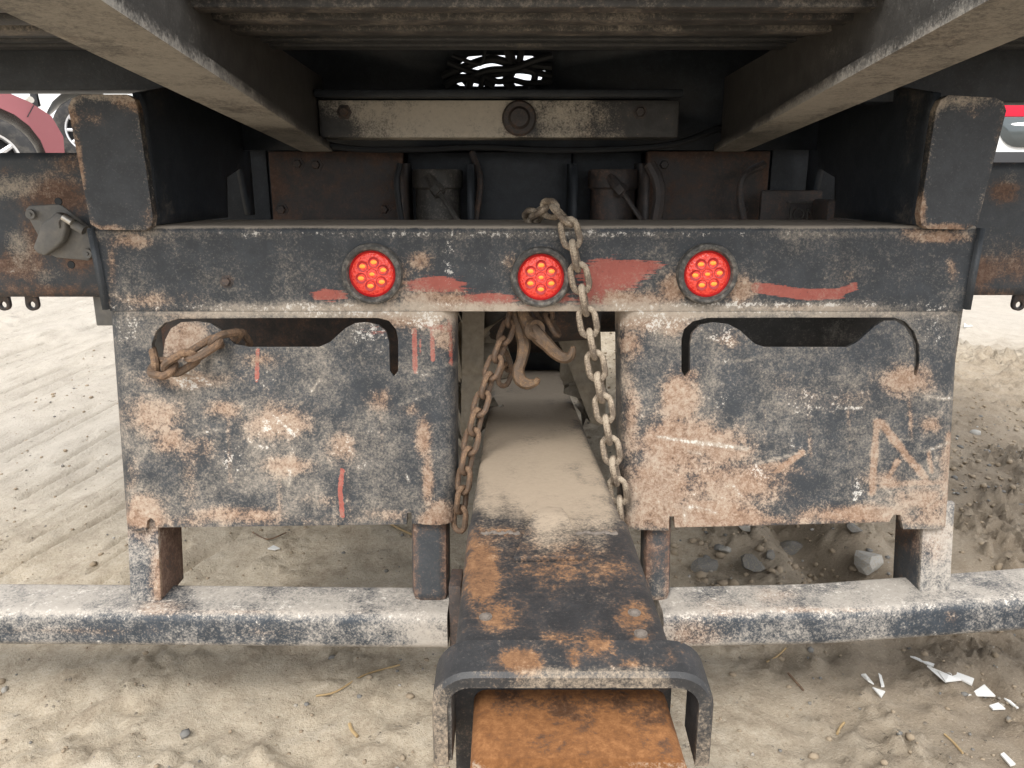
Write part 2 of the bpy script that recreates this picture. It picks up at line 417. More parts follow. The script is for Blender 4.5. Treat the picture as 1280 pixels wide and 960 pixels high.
def loft_rr(name, secs, r, mat, parent, sp=0.02, fn=None, axis='y', caps=True):
    """rounded-rectangle bar through sections (position along axis, cross centre, top z, width, height)"""
    bm = bmesh.new(); rings = []
    W0, H0 = secs[0][3], secs[0][4]
    for (s0, c0, t0, w0, h0), (s1, c1, t1, w1, h1) in zip(secs, secs[1:]):
        n = max(1, int(abs(s1 - s0) / sp))
        for j in range(n + (1 if (s1, c1) == (secs[-1][0], secs[-1][1]) else 0)):
            k = j / n; L = lambda a, b: a + (b - a) * k
            w, h, s, c, t = L(w0, w1), L(h0, h1), L(s0, s1), L(c0, c1), L(t0, t1)
            base = rr_ring(W0, H0, r, sp)
            ring = []
            for a, b in base:
                a2, b2 = a * w / W0, b * h / H0
                ring.append(bm.verts.new((c + a2, s, t + b2) if axis == 'y' else (s, c + a2, t + b2)))
            if rings and len(ring) != len(rings[0]): raise ValueError(name)
            rings.append(ring)
    for A, B in zip(rings, rings[1:]):
        for k in range(len(A)): bm.faces.new((A[k], A[(k + 1) % len(A)], B[(k + 1) % len(A)], B[k]))
    if caps: bm.faces.new(rings[0]); bm.faces.new(rings[-1])
    me = to_mesh(bm, name)
    if fn:
        f = {}; fn(getco(me), f); setattr_(me, **f)
    return link(name, me, mat, parent)

# stain fields, laid out where the photograph shows them
def blobs(u, v, lst):
    f = np.zeros_like(u)
    for b in lst:
        cu, cv, ru, rv = b[:4]; s = b[4] if len(b) > 4 else 1.0
        f = np.maximum(f, s * np.exp(-(((u - cu) / ru) ** 2 + ((v - cv) / rv) ** 2) * 0.9))
    return f
def strokes(u, v, lst):
    f = np.zeros_like(u)
    for u0, v0, u1, v1, w, s in lst:
        du, dv = u1 - u0, v1 - v0; L2 = du * du + dv * dv
        t = np.clip(((u - u0) * du + (v - v0) * dv) / L2, 0, 1)
        d = np.hypot(u - u0 - t * du, v - v0 - t * dv)
        f = np.maximum(f, s * np.exp(-(d / w) ** 2))
    return f

# ------------------------------------------------------------------ the ground: level at the bumper, a bank rising behind the truck
_gy = np.arange(-40, 400, 0.02)
_sl = 0.03 + 0.165 * sstep(1.1, 2.3, _gy) - 0.085 * sstep(5.5, 8.0, _gy) - 0.11 * sstep(12.5, 20, _gy)
_gz = np.cumsum(_sl) * 0.02
_gz -= np.interp(1.1, _gy, _gz)
_gz = np.where(_gy < 0, np.interp(0, _gy, _gz), _gz)
def gbase(y): return np.interp(y, _gy, _gz)
def ground_h(x, y):
    x = np.asarray(x, float); y = np.asarray(y, float)
    h = gbase(y) * (1 - 0.72 * sstep(0.9, 2.6, x) * sstep(2.0, 4.0, y)) + 0.05 * (fbm(x * 0.7 + 9, y * 0.7 + 3, 3) - 0.5)
    near = sstep(9, 4, y)
    calm = 1 - 0.75 * sstep(-0.62, -0.85, x) * sstep(1.35, 1.75, y) * sstep(5.5, 3.2, y)
    h = h + near * calm * (0.040 * (fbm(x * 4.3 + 31, y * 4.3 + 12, 4) - 0.5) + 0.030 * (fbm(x * 19 + 3, y * 19 + 8, 4, 0.6) - 0.5) * (0.4 + 1.2 * sstep(0.35, 0.65, fbm(x * 2.1 + 8, y * 2.1 + 60, 2))))
    # clods
    cl = fbm(x * 9 + 70, y * 9 + 40, 3)
    rough = sstep(0.42, 0.62, fbm(x * 1.6 + 5, y * 1.6 + 77, 3)) * 0.45 + 0.7 * sstep(0.2, 0.7, x)
    h = h + near * calm * rough * 0.060 * np.abs(fbm(x * 34 + 11, y * 34 + 1, 3, 0.6) - 0.5) * sstep(0.4, 0.6, cl) * 2
    # tyre tread marks on the left, running away to the right
    a = R(64)
    s_ = (x + 1.4) * math.sin(a) - (y - 1.6) * math.cos(a) + 0.012 * (fbm(x * 3.5, y * 3.5, 3) - 0.5)
    t_ = (x + 1.4) * math.cos(a) + (y - 1.6) * math.sin(a)
    tr = sstep(-0.62, -0.85, x) * sstep(1.35, 1.75, y) * sstep(5.5, 3.2, y)
    cell = np.floor(s_ / 0.062); saw = s_ / 0.062 - cell
    sel = sstep(0.40, 0.60, fbm(t_ * 4.5 + cell * 7.7, cell * 3.1 + 40, 3))
    h = h + tr * (sel * (-0.026 * np.exp(-((saw - 0.5) / 0.15) ** 2) + 0.010 * np.exp(-((saw - 0.80) / 0.12) ** 2)) + 0.010 * np.sin(s_ * 19))
    # rut behind the right-hand panel
    rx = x - (0.74 - 0.16 * (y - 1.7))
    rut = sstep(1.35, 1.7, y) * sstep(3.5, 2.7, y)
    h = h + rut * (-0.060 * np.exp(-(rx / 0.055) ** 2) + 0.045 * np.exp(-((rx - 0.13) / 0.07) ** 2) + 0.022 * np.exp(-((rx + 0.12) / 0.07) ** 2))
    return h
def graded(lo, hi, fine, far0, far1):
    a = list(np.arange(lo, hi, fine)); st = fine; v = hi
    while v < far1: a.append(v); st *= 1.16; v += st
    a.append(far1); st = fine; v = lo; b = []
    while v > far0: st *= 1.16; v -= st; b.append(max(v, far0))
    return np.array(sorted(set(b)) + a) if b else np.array(a)
gx = graded(-2.1, 2.1, 0.0105, -200, 200)
gy = graded(0.78, 3.4, 0.0095, -30, 300)
GX, GY = np.meshgrid(gx, gy)
GZ = ground_h(GX, GY)
co = np.stack([GX.ravel(), GY.ravel(), GZ.ravel()], 1)
nx, ny = len(gx), len(gy)
ii = (np.arange(ny - 1)[:, None] * nx + np.arange(nx - 1)[None, :]).ravel()
quads = np.stack([ii, ii + 1, ii + nx + 1, ii + nx], 1)
me = bpy.data.meshes.new('ground')
me.vertices.add(len(co)); me.vertices.foreach_set('co', co.ravel())
me.loops.add(quads.size); me.loops.foreach_set('vertex_index', quads.ravel().astype(np.int32))
me.polygons.add(len(quads)); me.polygons.foreach_set('loop_start', np.arange(0, quads.size, 4, dtype=np.int32))
me.polygons.foreach_set('use_smooth', np.ones(len(quads), dtype=bool))
me.update(calc_edges=True)
xx, yy = co[:, 0], co[:, 1]
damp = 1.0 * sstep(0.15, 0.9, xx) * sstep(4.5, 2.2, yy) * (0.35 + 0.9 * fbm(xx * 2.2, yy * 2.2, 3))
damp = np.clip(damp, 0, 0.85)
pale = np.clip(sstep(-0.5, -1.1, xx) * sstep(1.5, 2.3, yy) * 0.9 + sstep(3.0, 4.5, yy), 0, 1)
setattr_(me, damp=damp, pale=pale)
ground = link('ground', me, 'ground'); tag(ground, 'dry sandy dirt of the yard with tyre marks', 'ground', kind='structure')
def gz(x, y): return float(ground_h(np.array([x]), np.array([y]))[0])
def on_ground(u, v):
    """where the sight line meets the dirt"""
    d = ray(u, v); k = np.arange(0.6, 9, 0.004)
    below = H + d.z * k <= ground_h(d.x * k, d.y * k)
    return Vector((0, 0, H)) + d * float(k[int(np.argmax(below))])

# ------------------------------------------------------------------ the tow truck
CX = 0.046
truck = empty('tow_truck', (CX, 1.3, 0), 'rusty black tow truck tail with red lamps, overhanging deck and extended wheel lift', 'tow truck')
BY = 1.192                         # rear face of the bumper beam
ZB = H - 0.190                     # bend between beam and panels
LEAN = 0.153
def pan(u, v):
    d = ray(u, v)
    k = (BY - LEAN * (ZB - H)) / (d.y - LEAN * d.z)
    return d.x * k, ZB - (H + d.z * k)

RUST_PANEL = [
 (228, 428, 32, 28, 1.0), (195, 518, 46, 30, .8), (212, 548, 26, 22, .75), (278, 512, 30, 16, .75), (345, 530, 55, 30, .75), (360, 582, 38, 18, .8), (428, 560, 26, 26, .65),
 (474, 500, 20, 20, .75), (515, 512, 18, 10, .6), (232, 475, 62, 15, .8), (180, 636, 26, 24, .85), (236, 602, 14, 40, .5), (165, 600, 14, 40, .4), (300, 640, 60, 10, .6),
 (330, 450, 30, 12, .6), (395, 625, 40, 14, .5), (480, 640, 50, 9, .5), (250, 560, 40, 30, .5),
 (530, 545, 12, 30, .8), (535, 600, 10, 40, .85), (548, 640, 22, 18, .85), (510, 395, 60, 22, .8), (560, 380, 50, 22, .95), (555, 420, 20, 30, .65),
 (800, 395, 45, 24, .95), (790, 430, 22, 30, .75), (840, 405, 30, 22, .75), (788, 520, 16, 90, .6),
 (850, 500, 26, 40, .95), (850, 555, 60, 40, 1.0), (820, 615, 50, 45, 1.0), (900, 560, 50, 30, .9), (920, 605, 75, 35, .85), (880, 640, 90, 20, .95), (965, 585, 36, 14, .75),
 (1135, 476, 34, 22, .8), (1165, 532, 16, 14, .8), (1160, 478, 8, 10, .5), (905, 425, 26, 14, .5), (1010, 495, 34, 22, .45), (1060, 500, 40, 18, .4), (980, 480, 30, 14, .4),
 (1150, 625, 40, 22, .9), (1080, 640, 90, 11, .8), (1185, 600, 14, 55, .9), (1110, 600, 40, 14, .55),
 (1140, 440, 12, 14, .4), (860, 470, 20, 12, .7)]
RUST_STROKES = [(1096, 528, 1090, 616, 5, .95), (1100, 528, 1160, 602, 6, .95), (1105, 606, 1180, 602, 7, .8), (1122, 576, 1106, 606, 5, .85), (1188, 545, 1186, 640, 8, .95), (1160, 565, 1165, 590, 4, .8),
 (968, 590, 1002, 566, 5, .95)]
CHIP_PANEL = [(455, 418, 34, 24, 1), (470, 410, 26, 12, 1), (525, 400, 40, 20, 1), (345, 545, 45, 40, .7), (290, 575, 26, 34, .8), (430, 560, 30, 30, .7), (460, 560, 22, 40, .6), (160, 410, 24, 30, .7),
 (240, 480, 50, 14, .8), (340, 470, 40, 20, .5), (500, 590, 30, 30, .4), (820, 400, 60, 24, 1), (900, 420, 26, 18, .9), (905, 500, 26, 20, .7), (880, 600, 60, 60, .45), (950, 590, 30, 18, .9), (1010, 500, 45, 30, .7), (1170, 410, 30, 20, .9),
 (1050, 500, 60, 18, .6), (1000, 560, 50, 20, .5), (470, 490, 16, 14, .8), (1070, 610, 14, 20, .8), (440, 390, 150, 8, 1), (980, 388, 200, 6, 1)]
RED_BEAM = [(412, 369, 26, 9, 1), (545, 357, 44, 12, 1), (612, 374, 44, 10, .95), (660, 385, 30, 6, .7), (762, 345, 46, 24, 1.05), (790, 335, 40, 12, 1), (745, 372, 34, 14, .9), (700, 372, 18, 10, .8), (815, 332, 22, 8, .8)]
RED_STROKES = [(945, 360, 1010, 368, 8, 1.0), (1000, 369, 1050, 367, 8, 1.0), (1040, 367, 1068, 358, 6, .95), (322, 438, 321, 475, 2.6, 1.2), (428, 588, 425, 612, 3.0, 1.2), (425, 612, 428, 645, 3.0, 1.2),
 (518, 412, 519, 464, 3.2, 1.15), (540, 410, 541, 450, 3.0, 1.15), (530, 405, 562, 412, 4, .9), (562, 400, 564, 455, 4, .7), (527, 418, 524, 445, 2, .7)]
RUST_BEAM = [(500, 350, 16, 34, .6), (540, 375, 70, 14, .85), (600, 385, 90, 9, .95), (690, 388, 60, 8, .9), (790, 378, 60, 18, .95), (840, 362, 22, 24, .85), (470, 384, 90, 6, .6), (925, 362, 22, 20, .8), (160, 300, 40, 14, .7), (140, 330, 8, 40, .6),
 (1180, 296, 40, 9, .9), (1140, 292, 20, 12, .7), (1190, 335, 8, 20, .5), (1000, 384, 90, 6, .6), (285, 350, 9, 8, .6), (525, 325, 18, 14, .7), (640, 330, 12, 16, .5), (180, 375, 60, 12, .5), (860, 300, 20, 6, .3), (1060, 345, 14, 10, .4)]
CHIP_BEAM = [(560, 320, 9, 50, .9), (375, 318, 8, 36, .5), (640, 293, 540, 4.5, 1.1), (220, 335, 30, 20, .5), (150, 385, 30, 14, .8), (610, 335, 34, 24, .4), (330, 384, 180, 8, .9), (960, 381, 230, 6, 1.1), (560, 380, 60, 10, .8), (1160, 384, 50, 10, .9), (290, 352, 12, 10, .7), (800, 385, 50, 8, .9)]
_r = random.Random(5)
RUNS = [(285, 520, 288, 602, 5, .62), (352, 550, 349, 640, 6, .6), (432, 575, 436, 640, 5, .5), (474, 505, 478, 560, 4, .5), (905, 600, 903, 652, 6, .8), (1010, 505, 1013, 570, 4, .5), (1136, 490, 1140, 550, 4, .6), (870, 480, 868, 540, 6, .7), (1060, 505, 1062, 560, 3, .5), (955, 500, 957, 545, 3, .45)]
SCRAPES = []
for _ in range(34):
    u0 = _r.choice((_r.uniform(160, 540), _r.uniform(800, 1180))); v0 = _r.uniform(440, 640); L_ = _r.uniform(8, 42); a_ = _r.gauss(0.1, 0.5) + (math.pi / 2 if _r.random() < 0.25 else 0)
    SCRAPES.append((u0, v0, u0 + L_ * math.cos(a_), v0 + L_ * math.sin(a_), 1.7, _r.uniform(0.4, 1.0)))
def panel_stain(co, f):
    u, v = proj(co)
    f['rust'] = np.maximum(blobs(u, v, RUST_PANEL), np.maximum(strokes(u, v, RUST_STROKES), 0.8 * strokes(u, v, RUNS))) + 0.35 * np.exp(-((v - 652) / 9) ** 2) + 0.3 * np.exp(-((v - 393) / 6) ** 2)
    f['chip'] = blobs(u, v, CHIP_PANEL) + 0.10
    f['red'] = np.maximum(strokes(u, v, RED_STROKES), blobs(u, v, [(548, 412, 18, 14, .5), (470, 412, 40, 10, .45), (430, 410, 30, 6, .4)]))
    f['dirt'] = 0.22 + 0.55 * np.exp(-((v - 390) / 9) ** 2) * sstep(150, 260, u) * sstep(1210, 1090, u) + 0.3 * blobs(u, v, [(545, 395, 60, 20), (800, 400, 60, 26), (230, 425, 34, 26)]) + 0.12 * blobs(u, v, [(195, 530, 60, 50), (300, 590, 120, 60), (850, 590, 110, 90), (1150, 620, 60, 40), (345, 530, 60, 40), (232, 475, 60, 20)]) + 0.75 * strokes(u, v, [(822, 546, 870, 553, 1.6, 1), (870, 553, 935, 561, 2.2, 1), (945, 580, 1000, 566, 1.6, .7)])
    sc_ = strokes(u, v, SCRAPES); f['chip'] += 1.1 * sc_; f['dirt'] += 0.45 * sc_
    f['chip'] += 1.2 * strokes(u, v, [(822, 546, 870, 553, 2, 1), (870, 553, 935, 561, 2.5, 1)])
def beam_stain(co, f):
    u, v = proj(co)
    top = (co[:, 2] > H - 0.0635).astype(float) * (co[:, 1] > BY + 0.004)
    f['rust'] = blobs(u, v, RUST_BEAM) + 0.15 * np.exp(-((v - 390) / 6) ** 2)
    f['chip'] = blobs(u, v, CHIP_BEAM) + 0.08
    f['red'] = np.maximum(blobs(u, v, RED_BEAM), strokes(u, v, RED_STROKES))
    f['dirt'] = top * 1.0 + 0.06 + 0.7 * np.exp(-((v - 386) / 8) ** 2) * sstep(170, 330, u) * sstep(1200, 1050, u) + 0.3 * blobs(u, v, [(520, 375, 60, 14), (790, 380, 70, 14)]) + 0.25 * np.exp(-((v - 293) / 5) ** 2)

# bumper beam: rear face with its top flange bent forward
FH, FR = 0.123, 0.010
def beam_map(x, t):
    if t <= FH: return Vector((x, BY, ZB + t))
    a = (t - FH) / FR
    if a <= math.pi / 2: return Vector((x, BY + FR * (1 - math.cos(a)), ZB + FH + FR * math.sin(a)))
    return Vector((x, BY + FR + (t - FH - FR * math.pi / 2), ZB + FH + FR))
TT = FH + FR * math.pi / 2 + 0.215
xl0, xl1 = PY(119, 290, BY).x, PY(138, 390, BY).x
xr0, xr1 = PY(1221, 290, BY).x, PY(1203, 390, BY).x
poly_plate('bumper_beam', [(xl1, 0.0005), (xr1, 0.0005), (xr0, FH), (xr0, TT), (xl0, TT), (xl0, FH)], [], beam_map, 0.012, 'face', truck, grid=0.0055, bev=0.002, fn=beam_stain, off=-1)
# end plates of the beam, seen edge on
for s, xa, xb in ((-1, xl0, xl1), (1, xr0, xr1)):
    m0 = lambda a, b, xa=xa, xb=xb, s=s: Vector((xa + (xb - xa) * a + s * 0.004, BY - 0.008 + b, ZB + FH * (1 - a) + 0.004))
    poly_plate('end_plate', [(-0.02, 0), (1.0, 0), (1.0, 0.2), (-0.02, 0.2)], [], m0, 0.008, 'sidebox', truck, off=0)

# the two hanging panels with rolled edges and lifting slots
def make_panel(hole_px, lt, lb, rt, rb, bottom_px):
    """lt/lb/rt/rb: the silhouettes of the rolled edges at top and bottom, in pixels"""
    (a0, q0), (a1, q1) = pan(*lt), pan(*lb); (b0, q2), (b1, q3) = pan(*rt), pan(*rb)
    XL = lambda q: a0 + (a1 - a0) * (q - q0) / (q1 - q0)
    XR = lambda q: b0 + (b1 - b0) * (q - q2) / (q3 - q2)
    r = 0.030; ext = (math.pi / 2 - 1) * r + 0.05
    def mp(x, nq):
        q = -nq; y = BY - LEAN * (math.sqrt(q * q + 0.012 ** 2) - 0.012)
        l, rr = XL(q), XR(q)
        if x < l + r:
            a = (l + r - x) / r
            if a <= math.pi / 2: x2, y2 = l + r - r * math.sin(a), r * (1 - math.cos(a))
            else: x2, y2 = l, r + (a - math.pi / 2) * r
        elif x > rr - r:
            a = (x - rr + r) / r
            if a <= math.pi / 2: x2, y2 = rr - r + r * math.sin(a), r * (1 - math.cos(a))
            else: x2, y2 = rr, r + (a - math.pi / 2) * r
        else: x2, y2 = x, 0
        return Vector((x2, y + y2, ZB - q))
    bot = [pan(*p) for p in bottom_px]
    qb = bot[-1][1]
    pts = [(XL(0) - ext, 0), (XL(bot[0][1]) - ext, -bot[0][1])] + [(x, -q) for x, q in bot] + [(XR(qb) + ext, -qb), (XR(0) + ext, 0)]
    hole = [(x, -q) for x, q in (pan(*p) for p in hole_px)]
    return poly_plate('bumper_panel', pts, [hole], mp, 0.010, 'face', truck, grid=0.0038, bev=0.0022, fn=panel_stain, off=-1)
HOLE_L = [(196, 472), (190, 462), (189, 430), (194, 415), (205, 404), (222, 398.5), (340, 397.5), (472, 397.5), (486, 401), (495, 412), (497.5, 425), (497.5, 464), (492, 471), (487, 464), (486, 428), (482, 414), (472, 406), (458, 403), (444, 404), (432, 410), (412, 428), (398, 434), (310, 434), (292, 430), (275, 412), (262, 404), (245, 402), (226, 403), (213, 411), (206, 425), (203, 445), (200, 466)]
HOLE_R = [(857, 472), (852, 464), (852, 425), (855, 412), (866, 402), (884, 397.5), (1000, 397), (1118, 397), (1132, 402), (1143, 414), (1150, 432), (1150, 455), (1146, 471), (1143, 468), (1144, 440), (1141, 424), (1132, 409), (1120, 401), (1106, 401), (1094, 408), (1072, 428), (1060, 434), (956, 434), (944, 430), (925, 413), (910, 405), (892, 403), (876, 406), (866, 416), (863, 430), (863, 464)]
make_panel(HOLE_L, (131, 412), (149, 655), (568, 400), (569, 655),
           [(182, 664), (183, 652), (188, 648), (193, 652), (194, 660), (350, 658), (508, 656), (509, 642), (514, 641), (515, 655), (540, 657)])
make_panel(HOLE_R, (777, 400), (780, 655), (1206, 430), (1193, 655),
           [(800, 663), (836, 664), (837, 646), (843, 646), (844, 660), (1000, 656), (1112, 653), (1118, 644), (1126, 644), (1130, 662)])

# ears: upright flanges above the beam ends, with their fore-and-aft webs
def ear_stain(co, f):
    u, v = proj(co)
    f['rust'] = blobs(u, v, [(110, 145, 34, 22, .8), (150, 130, 30, 16, .7), (100, 200, 8, 60, .55), (180, 270, 12, 20, .5), (130, 285, 24, 8, .6), (1215, 140, 34, 14, .6), (1185, 284, 30, 7, .7), (1152, 262, 9, 20, .7), (1240, 150, 12, 30, .4)])
    f['dirt'] = blobs(u, v, [(140, 122, 60, 12, .45), (1210, 130, 60, 14, .5), (170, 200, 10, 90, .15), (1165, 200, 12, 80, .2)])
    f['chip'] = blobs(u, v, [(92, 250, 6, 60, .5), (185, 240, 6, 50, .5)])
for px, s in (([(85, 134), (90, 123), (102, 118), (158, 118), (168, 124), (172, 136), (191, 272), (189, 283), (181, 288), (125, 287), (113, 280)], -1),
              ([(1258, 138), (1254, 127), (1244, 122), (1186, 119), (1176, 125), (1170, 138), (1150, 268), (1152, 281), (1160, 286), (1208, 287), (1222, 280)], 1)):
    P3 = [PY(u, v, BY - 0.016) for u, v in px]
    def ear_fn(co, f, P3=P3):
        ear_stain(co, f); d = np.full(len(co), 9.0)
        for p, q in zip(P3, P3[1:] + P3[:1]):
            ex, ez = q.x - p.x, q.z - p.z; t = np.clip(((co[:, 0] - p.x) * ex + (co[:, 2] - p.z) * ez) / (ex * ex + ez * ez), 0, 1)
            d = np.minimum(d, np.hypot(co[:, 0] - p.x - t * ex, co[:, 2] - p.z - t * ez))
        e = np.exp(-(d / 0.010) ** 2); f['rust'] = f['rust'] + 0.55 * e; f['dirt'] = f['dirt'] + 0.35 * e; f['chip'] = f['chip'] + 0.5 * e
    poly_plate('ear_plate', [(p.x, p.z) for p in P3], [], lambda a, b: Vector((a, BY - 0.016, b)), 0.016, 'ear', truck, grid=0.007, bev=0.004, fn=ear_fn)
    xw = (P3[6].x + P3[7].x) / 2 - s * -0.004
    z0 = H - 0.056
    xw = PY(186 if s < 0 else 1154, 250, BY).x
    web = [(BY, z0), (1.50, z0), (1.515, z0 + 0.075), (1.60, z0 + 0.095), (1.63, z0), (1.66, z0), (1.66, H + 0.20), (1.40, H + 0.175), (BY, H + 0.135)]
    def web_stain(co, f, s=s):
        y, z = co[:, 1], co[:, 2]
        f['dirt'] = 0.5 * np.exp(-((z - (H + 0.16)) / 0.03) ** 2) + 0.35 * np.exp(-((y - 1.24) / 0.03) ** 2) + 0.3 * np.exp(-((z - z0) / 0.03) ** 2)
        f['rust'] = 0.3 * np.exp(-((z - (H + 0.15)) / 0.03) ** 2) + 0.35 * np.exp(-((z - z0) / 0.04) ** 2)
    poly_plate('ear_web', web, [], lambda a, b, xw=xw: Vector((xw + (a - BY) * 0.03 * -s * 0, a, b)), 0.012, 'dark', truck, grid=0.02, fn=web_stain, off=0)
    box('top_lip', min(xw, xw - s * 0.13), max(xw, xw - s * 0.13), 1.30, 1.42, H + 0.178, H + 0.19, 'sill', truck, grid=0.03)

# side channels behind the bumper ends, with tie eyes below
def side_stain(co, f):
    u, v = proj(co)
    f['rust'] = blobs(u, v, [(70, 245, 50, 26, 1), (40, 300, 14, 60, .7), (20, 330, 40, 24, .7), (100, 320, 30, 22, .85), (60, 365, 90, 7, .8), (90, 205, 40, 16, .7), (10, 215, 30, 12, .4),
                             (1255, 240, 24, 16, .85), (1225, 340, 24, 24, .85), (1265, 330, 30, 30, .6), (1240, 365, 60, 6, .6), (1240, 200, 40, 8, .5)])
    f['dirt'] = blobs(u, v, [(20, 235, 34, 16, .7), (20, 320, 20, 30, .6), (1265, 225, 10, 10, .6), (70, 345, 30, 12, .3), (1250, 310, 40, 30, .25)])
    f['chip'] = blobs(u, v, [(15, 320, 26, 30, .7), (1250, 300, 40, 50, .3)])
for s in (-1, 1):
    xi = PY(128 if s < 0 else 1202, 300, 1.40).x
    xo = s * 1.30 + CX
    z1, z2 = PY(60, 191 if s < 0 else 203, 1.42).z, PY(60, 371 if s < 0 else 369, 1.42).z
    poly_plate('side_channel', [(min(xi, xo), z2), (max(xi, xo), z2), (max(xi, xo), z1), (min(xi, xo), z1)], [], lambda a, b: Vector((a, 1.42, b)), 0.012, 'sidebox', truck, grid=0.015, fn=side_stain, off=-1)
    box('channel_flange', min(xi, xo), max(xi, xo), 1.424, 1.52, z1 - 0.012, z1 - 0.001, 'rustframe', truck)
    for uu in ((1, 37) if s < 0 else (1277,)):
        p = PY(uu, 381, 1.425)
        bm = bmesh.new()
        o_ = circ(0, 0, 0.0125, 18); i_ = circ(0, 0, 0.0065, 18)
        O, I = [[bm.verts.new((p.x + a, y, p.z + b)) for a, b in L] for L in (o_, i_) for y in (1.422, 1.431)][:2], None
        bm.free()
        poly_plate('tie_eye', [(p.x - 0.011, p.z + 0.028)] + circ(p.x, p.z, 0.0125, 14, math.pi, 2 * math.pi) + [(p.x + 0.011, p.z + 0.028)], [circ(p.x, p.z - 0.001, 0.0062, 12)],
                   lambda a, b: Vector((a, 1.432, b)), 0.007, 'rustframe', truck)

# trailer socket on the left channel
SY = 1.418
def sk(u, v): p = PY(u, v, SY); return (p.x, p.z)
sock = poly_plate('socket_plate', [sk(*p) for p in [(33, 268), (32, 262), (36, 257), (72, 255), (78, 257), (112, 284), (116, 300), (115, 320), (110, 326), (70, 322), (60, 317), (46, 292)]], [], lambda a, b: Vector((a, SY, b)), 0.006, 'cast', truck, bev=0.002)
for (u, v) in ((39, 268), (110, 317)):
    p = PY(u, v, SY - 0.006)
    lathe('screw', [(0, 0.006), (0.003, 0.006), (0.0035, 0.0035), (0.0085, 0.004), (0.0095, 0), ], 'cast', sock, p, (0, -1, 0), 16)
cov = poly_plate('socket_cover', [sk(*p) for p in [(58, 290), (62, 278), (72, 272), (80, 264), (92, 270), (92, 288), (88, 300), (80, 308), (66, 318), (58, 316), (51, 308)]], [], lambda a, b: Vector((a, SY - 0.006, b)), 0.020, 'cast', truck, bev=0.005, off=1)
tube('hinge_pin', [PY(79, 271, SY - 0.03), PY(90, 278, SY - 0.03)], 0.0065, 'bright', cov, 12)
tube('hinge_barrel', [PY(92, 280, SY - 0.018), PY(106, 288, SY - 0.018)], 0.009, 'cast', cov, 12)
tube('spring_wire', smooth_path([PY(74, 285, SY - 0.028), PY(73.5, 276, SY - 0.03), PY(78, 272, SY - 0.031)], 6), 0.0018, 'cast', cov, 6)
for (u, v) in ((73, 252), (89, 331)):
    lathe('bolt_hole', [(0, 0.001), (0.0068, 0.001), (0.0072, 0)], 'black', truck, PY(u, v, 1.4195), (0, -1, 0), 16)

# tail lamps
for (u, v), rot in (((466, 342), 0.35), ((676, 346), 0.52), ((883, 342), 0.1)):
    c = PY(u, v, BY)
    g = lathe('tail_lamp', [(0.0352, 0.001), (0.0365, 0.008), (0.0385, 0.0135), (0.0425, 0.0150), (0.0458, 0.0125), (0.0472, 0.007), (0.0475, -0.004)], 'rubber', truck, c, (0, -1, 0), 40)
    lathe('lens', [(0, 0.0075), (0.012, 0.0074), (0.024, 0.0066), (0.031, 0.005), (0.0345, 0.0025), (0.0356, -0.003)], 'lens', g, c, (0, -1, 0), 40)
    lathe('lens_rim', [(0.0325, 0.0042), (0.0345, 0.0062), (0.0362, 0.0055), (0.0365, 0.0)], 'lens_rim', g, c, (0, -1, 0), 40)
    for k in range(7):
        a = rot + (k - 1) * math.pi / 3; rr = 0 if k == 0 else 0.0185
        d = c + Vector((rr * math.cos(a), -0.0068, rr * math.sin(a)))
        o = lathe('diode', [(0, 0.0012), (0.0028, 0.0009), (0.0040, 0.0), (0.0044, -0.0015)], 'diode', g, (0, 0, 0), (0, -1, 0), 12)
        o.location = d
        o.scale = (1.3, 1, 0.85)
        lathe('reflector', [(0.0046, 0.0), (0.0085, 0.0011), (0.0088, -0.002)], 'lens_rim', g, c + Vector((rr * math.cos(a), -0.0066, rr * math.sin(a))), (0, -1, 0), 14)

# ------------------------------------------------------------------ deck overhead
DZ = H + 0.212
deck = box('deck', -1.28 + CX, 1.28 + CX, 0.875, 1.31, DZ, DZ + 0.10, 'deck', truck, 0.004)
for k, (y0, w, dpt) in enumerate(((0.876, 0.020, 0.012), (0.905, 0.030, 0.022), (0.942, 0.020, 0.014), (0.968, 0.034, 0.022), (1.010, 0.016, 0.012), (1.034, 0.034, 0.022), (1.076, 0.016, 0.014), (1.12, 0.03, 0.010), (1.17, 0.02, 0.010), (1.215, 0.03, 0.010))):
    box('deck_rib', -1.27 + CX, 1.27 + CX, y0, y0 + w, DZ - dpt, DZ - 0.001, 'rib' if k in (1, 3, 5) else 'deck', deck, 0.003, grid=0.12)
box('upper_deck', -1.28 + CX, 1.28 + CX, 1.312, 1.88, H + 0.306, H + 0.36, 'deck', truck, 0.004)
def sill_stain(co, f):
    u, v = proj(co); low = np.exp(-((co[:, 2] - (H + 0.10)) / 0.05) ** 2)
    zb_l = H + 0.141 - 0.071 * (co[:, 1] - 0.575) / 1.025
    bot = np.exp(-((co[:, 2] - zb_l) / 0.012) ** 2); fr = sstep(1.25, 0.9, co[:, 1])
    f['dirt'] = 0.42 * bot - 0.45 * (1 - bot) * (1 - 0.6 * fr); f['rust'] = 0.2 * bot - 0.35 * (1 - bot); f['chip'] = 0 * u
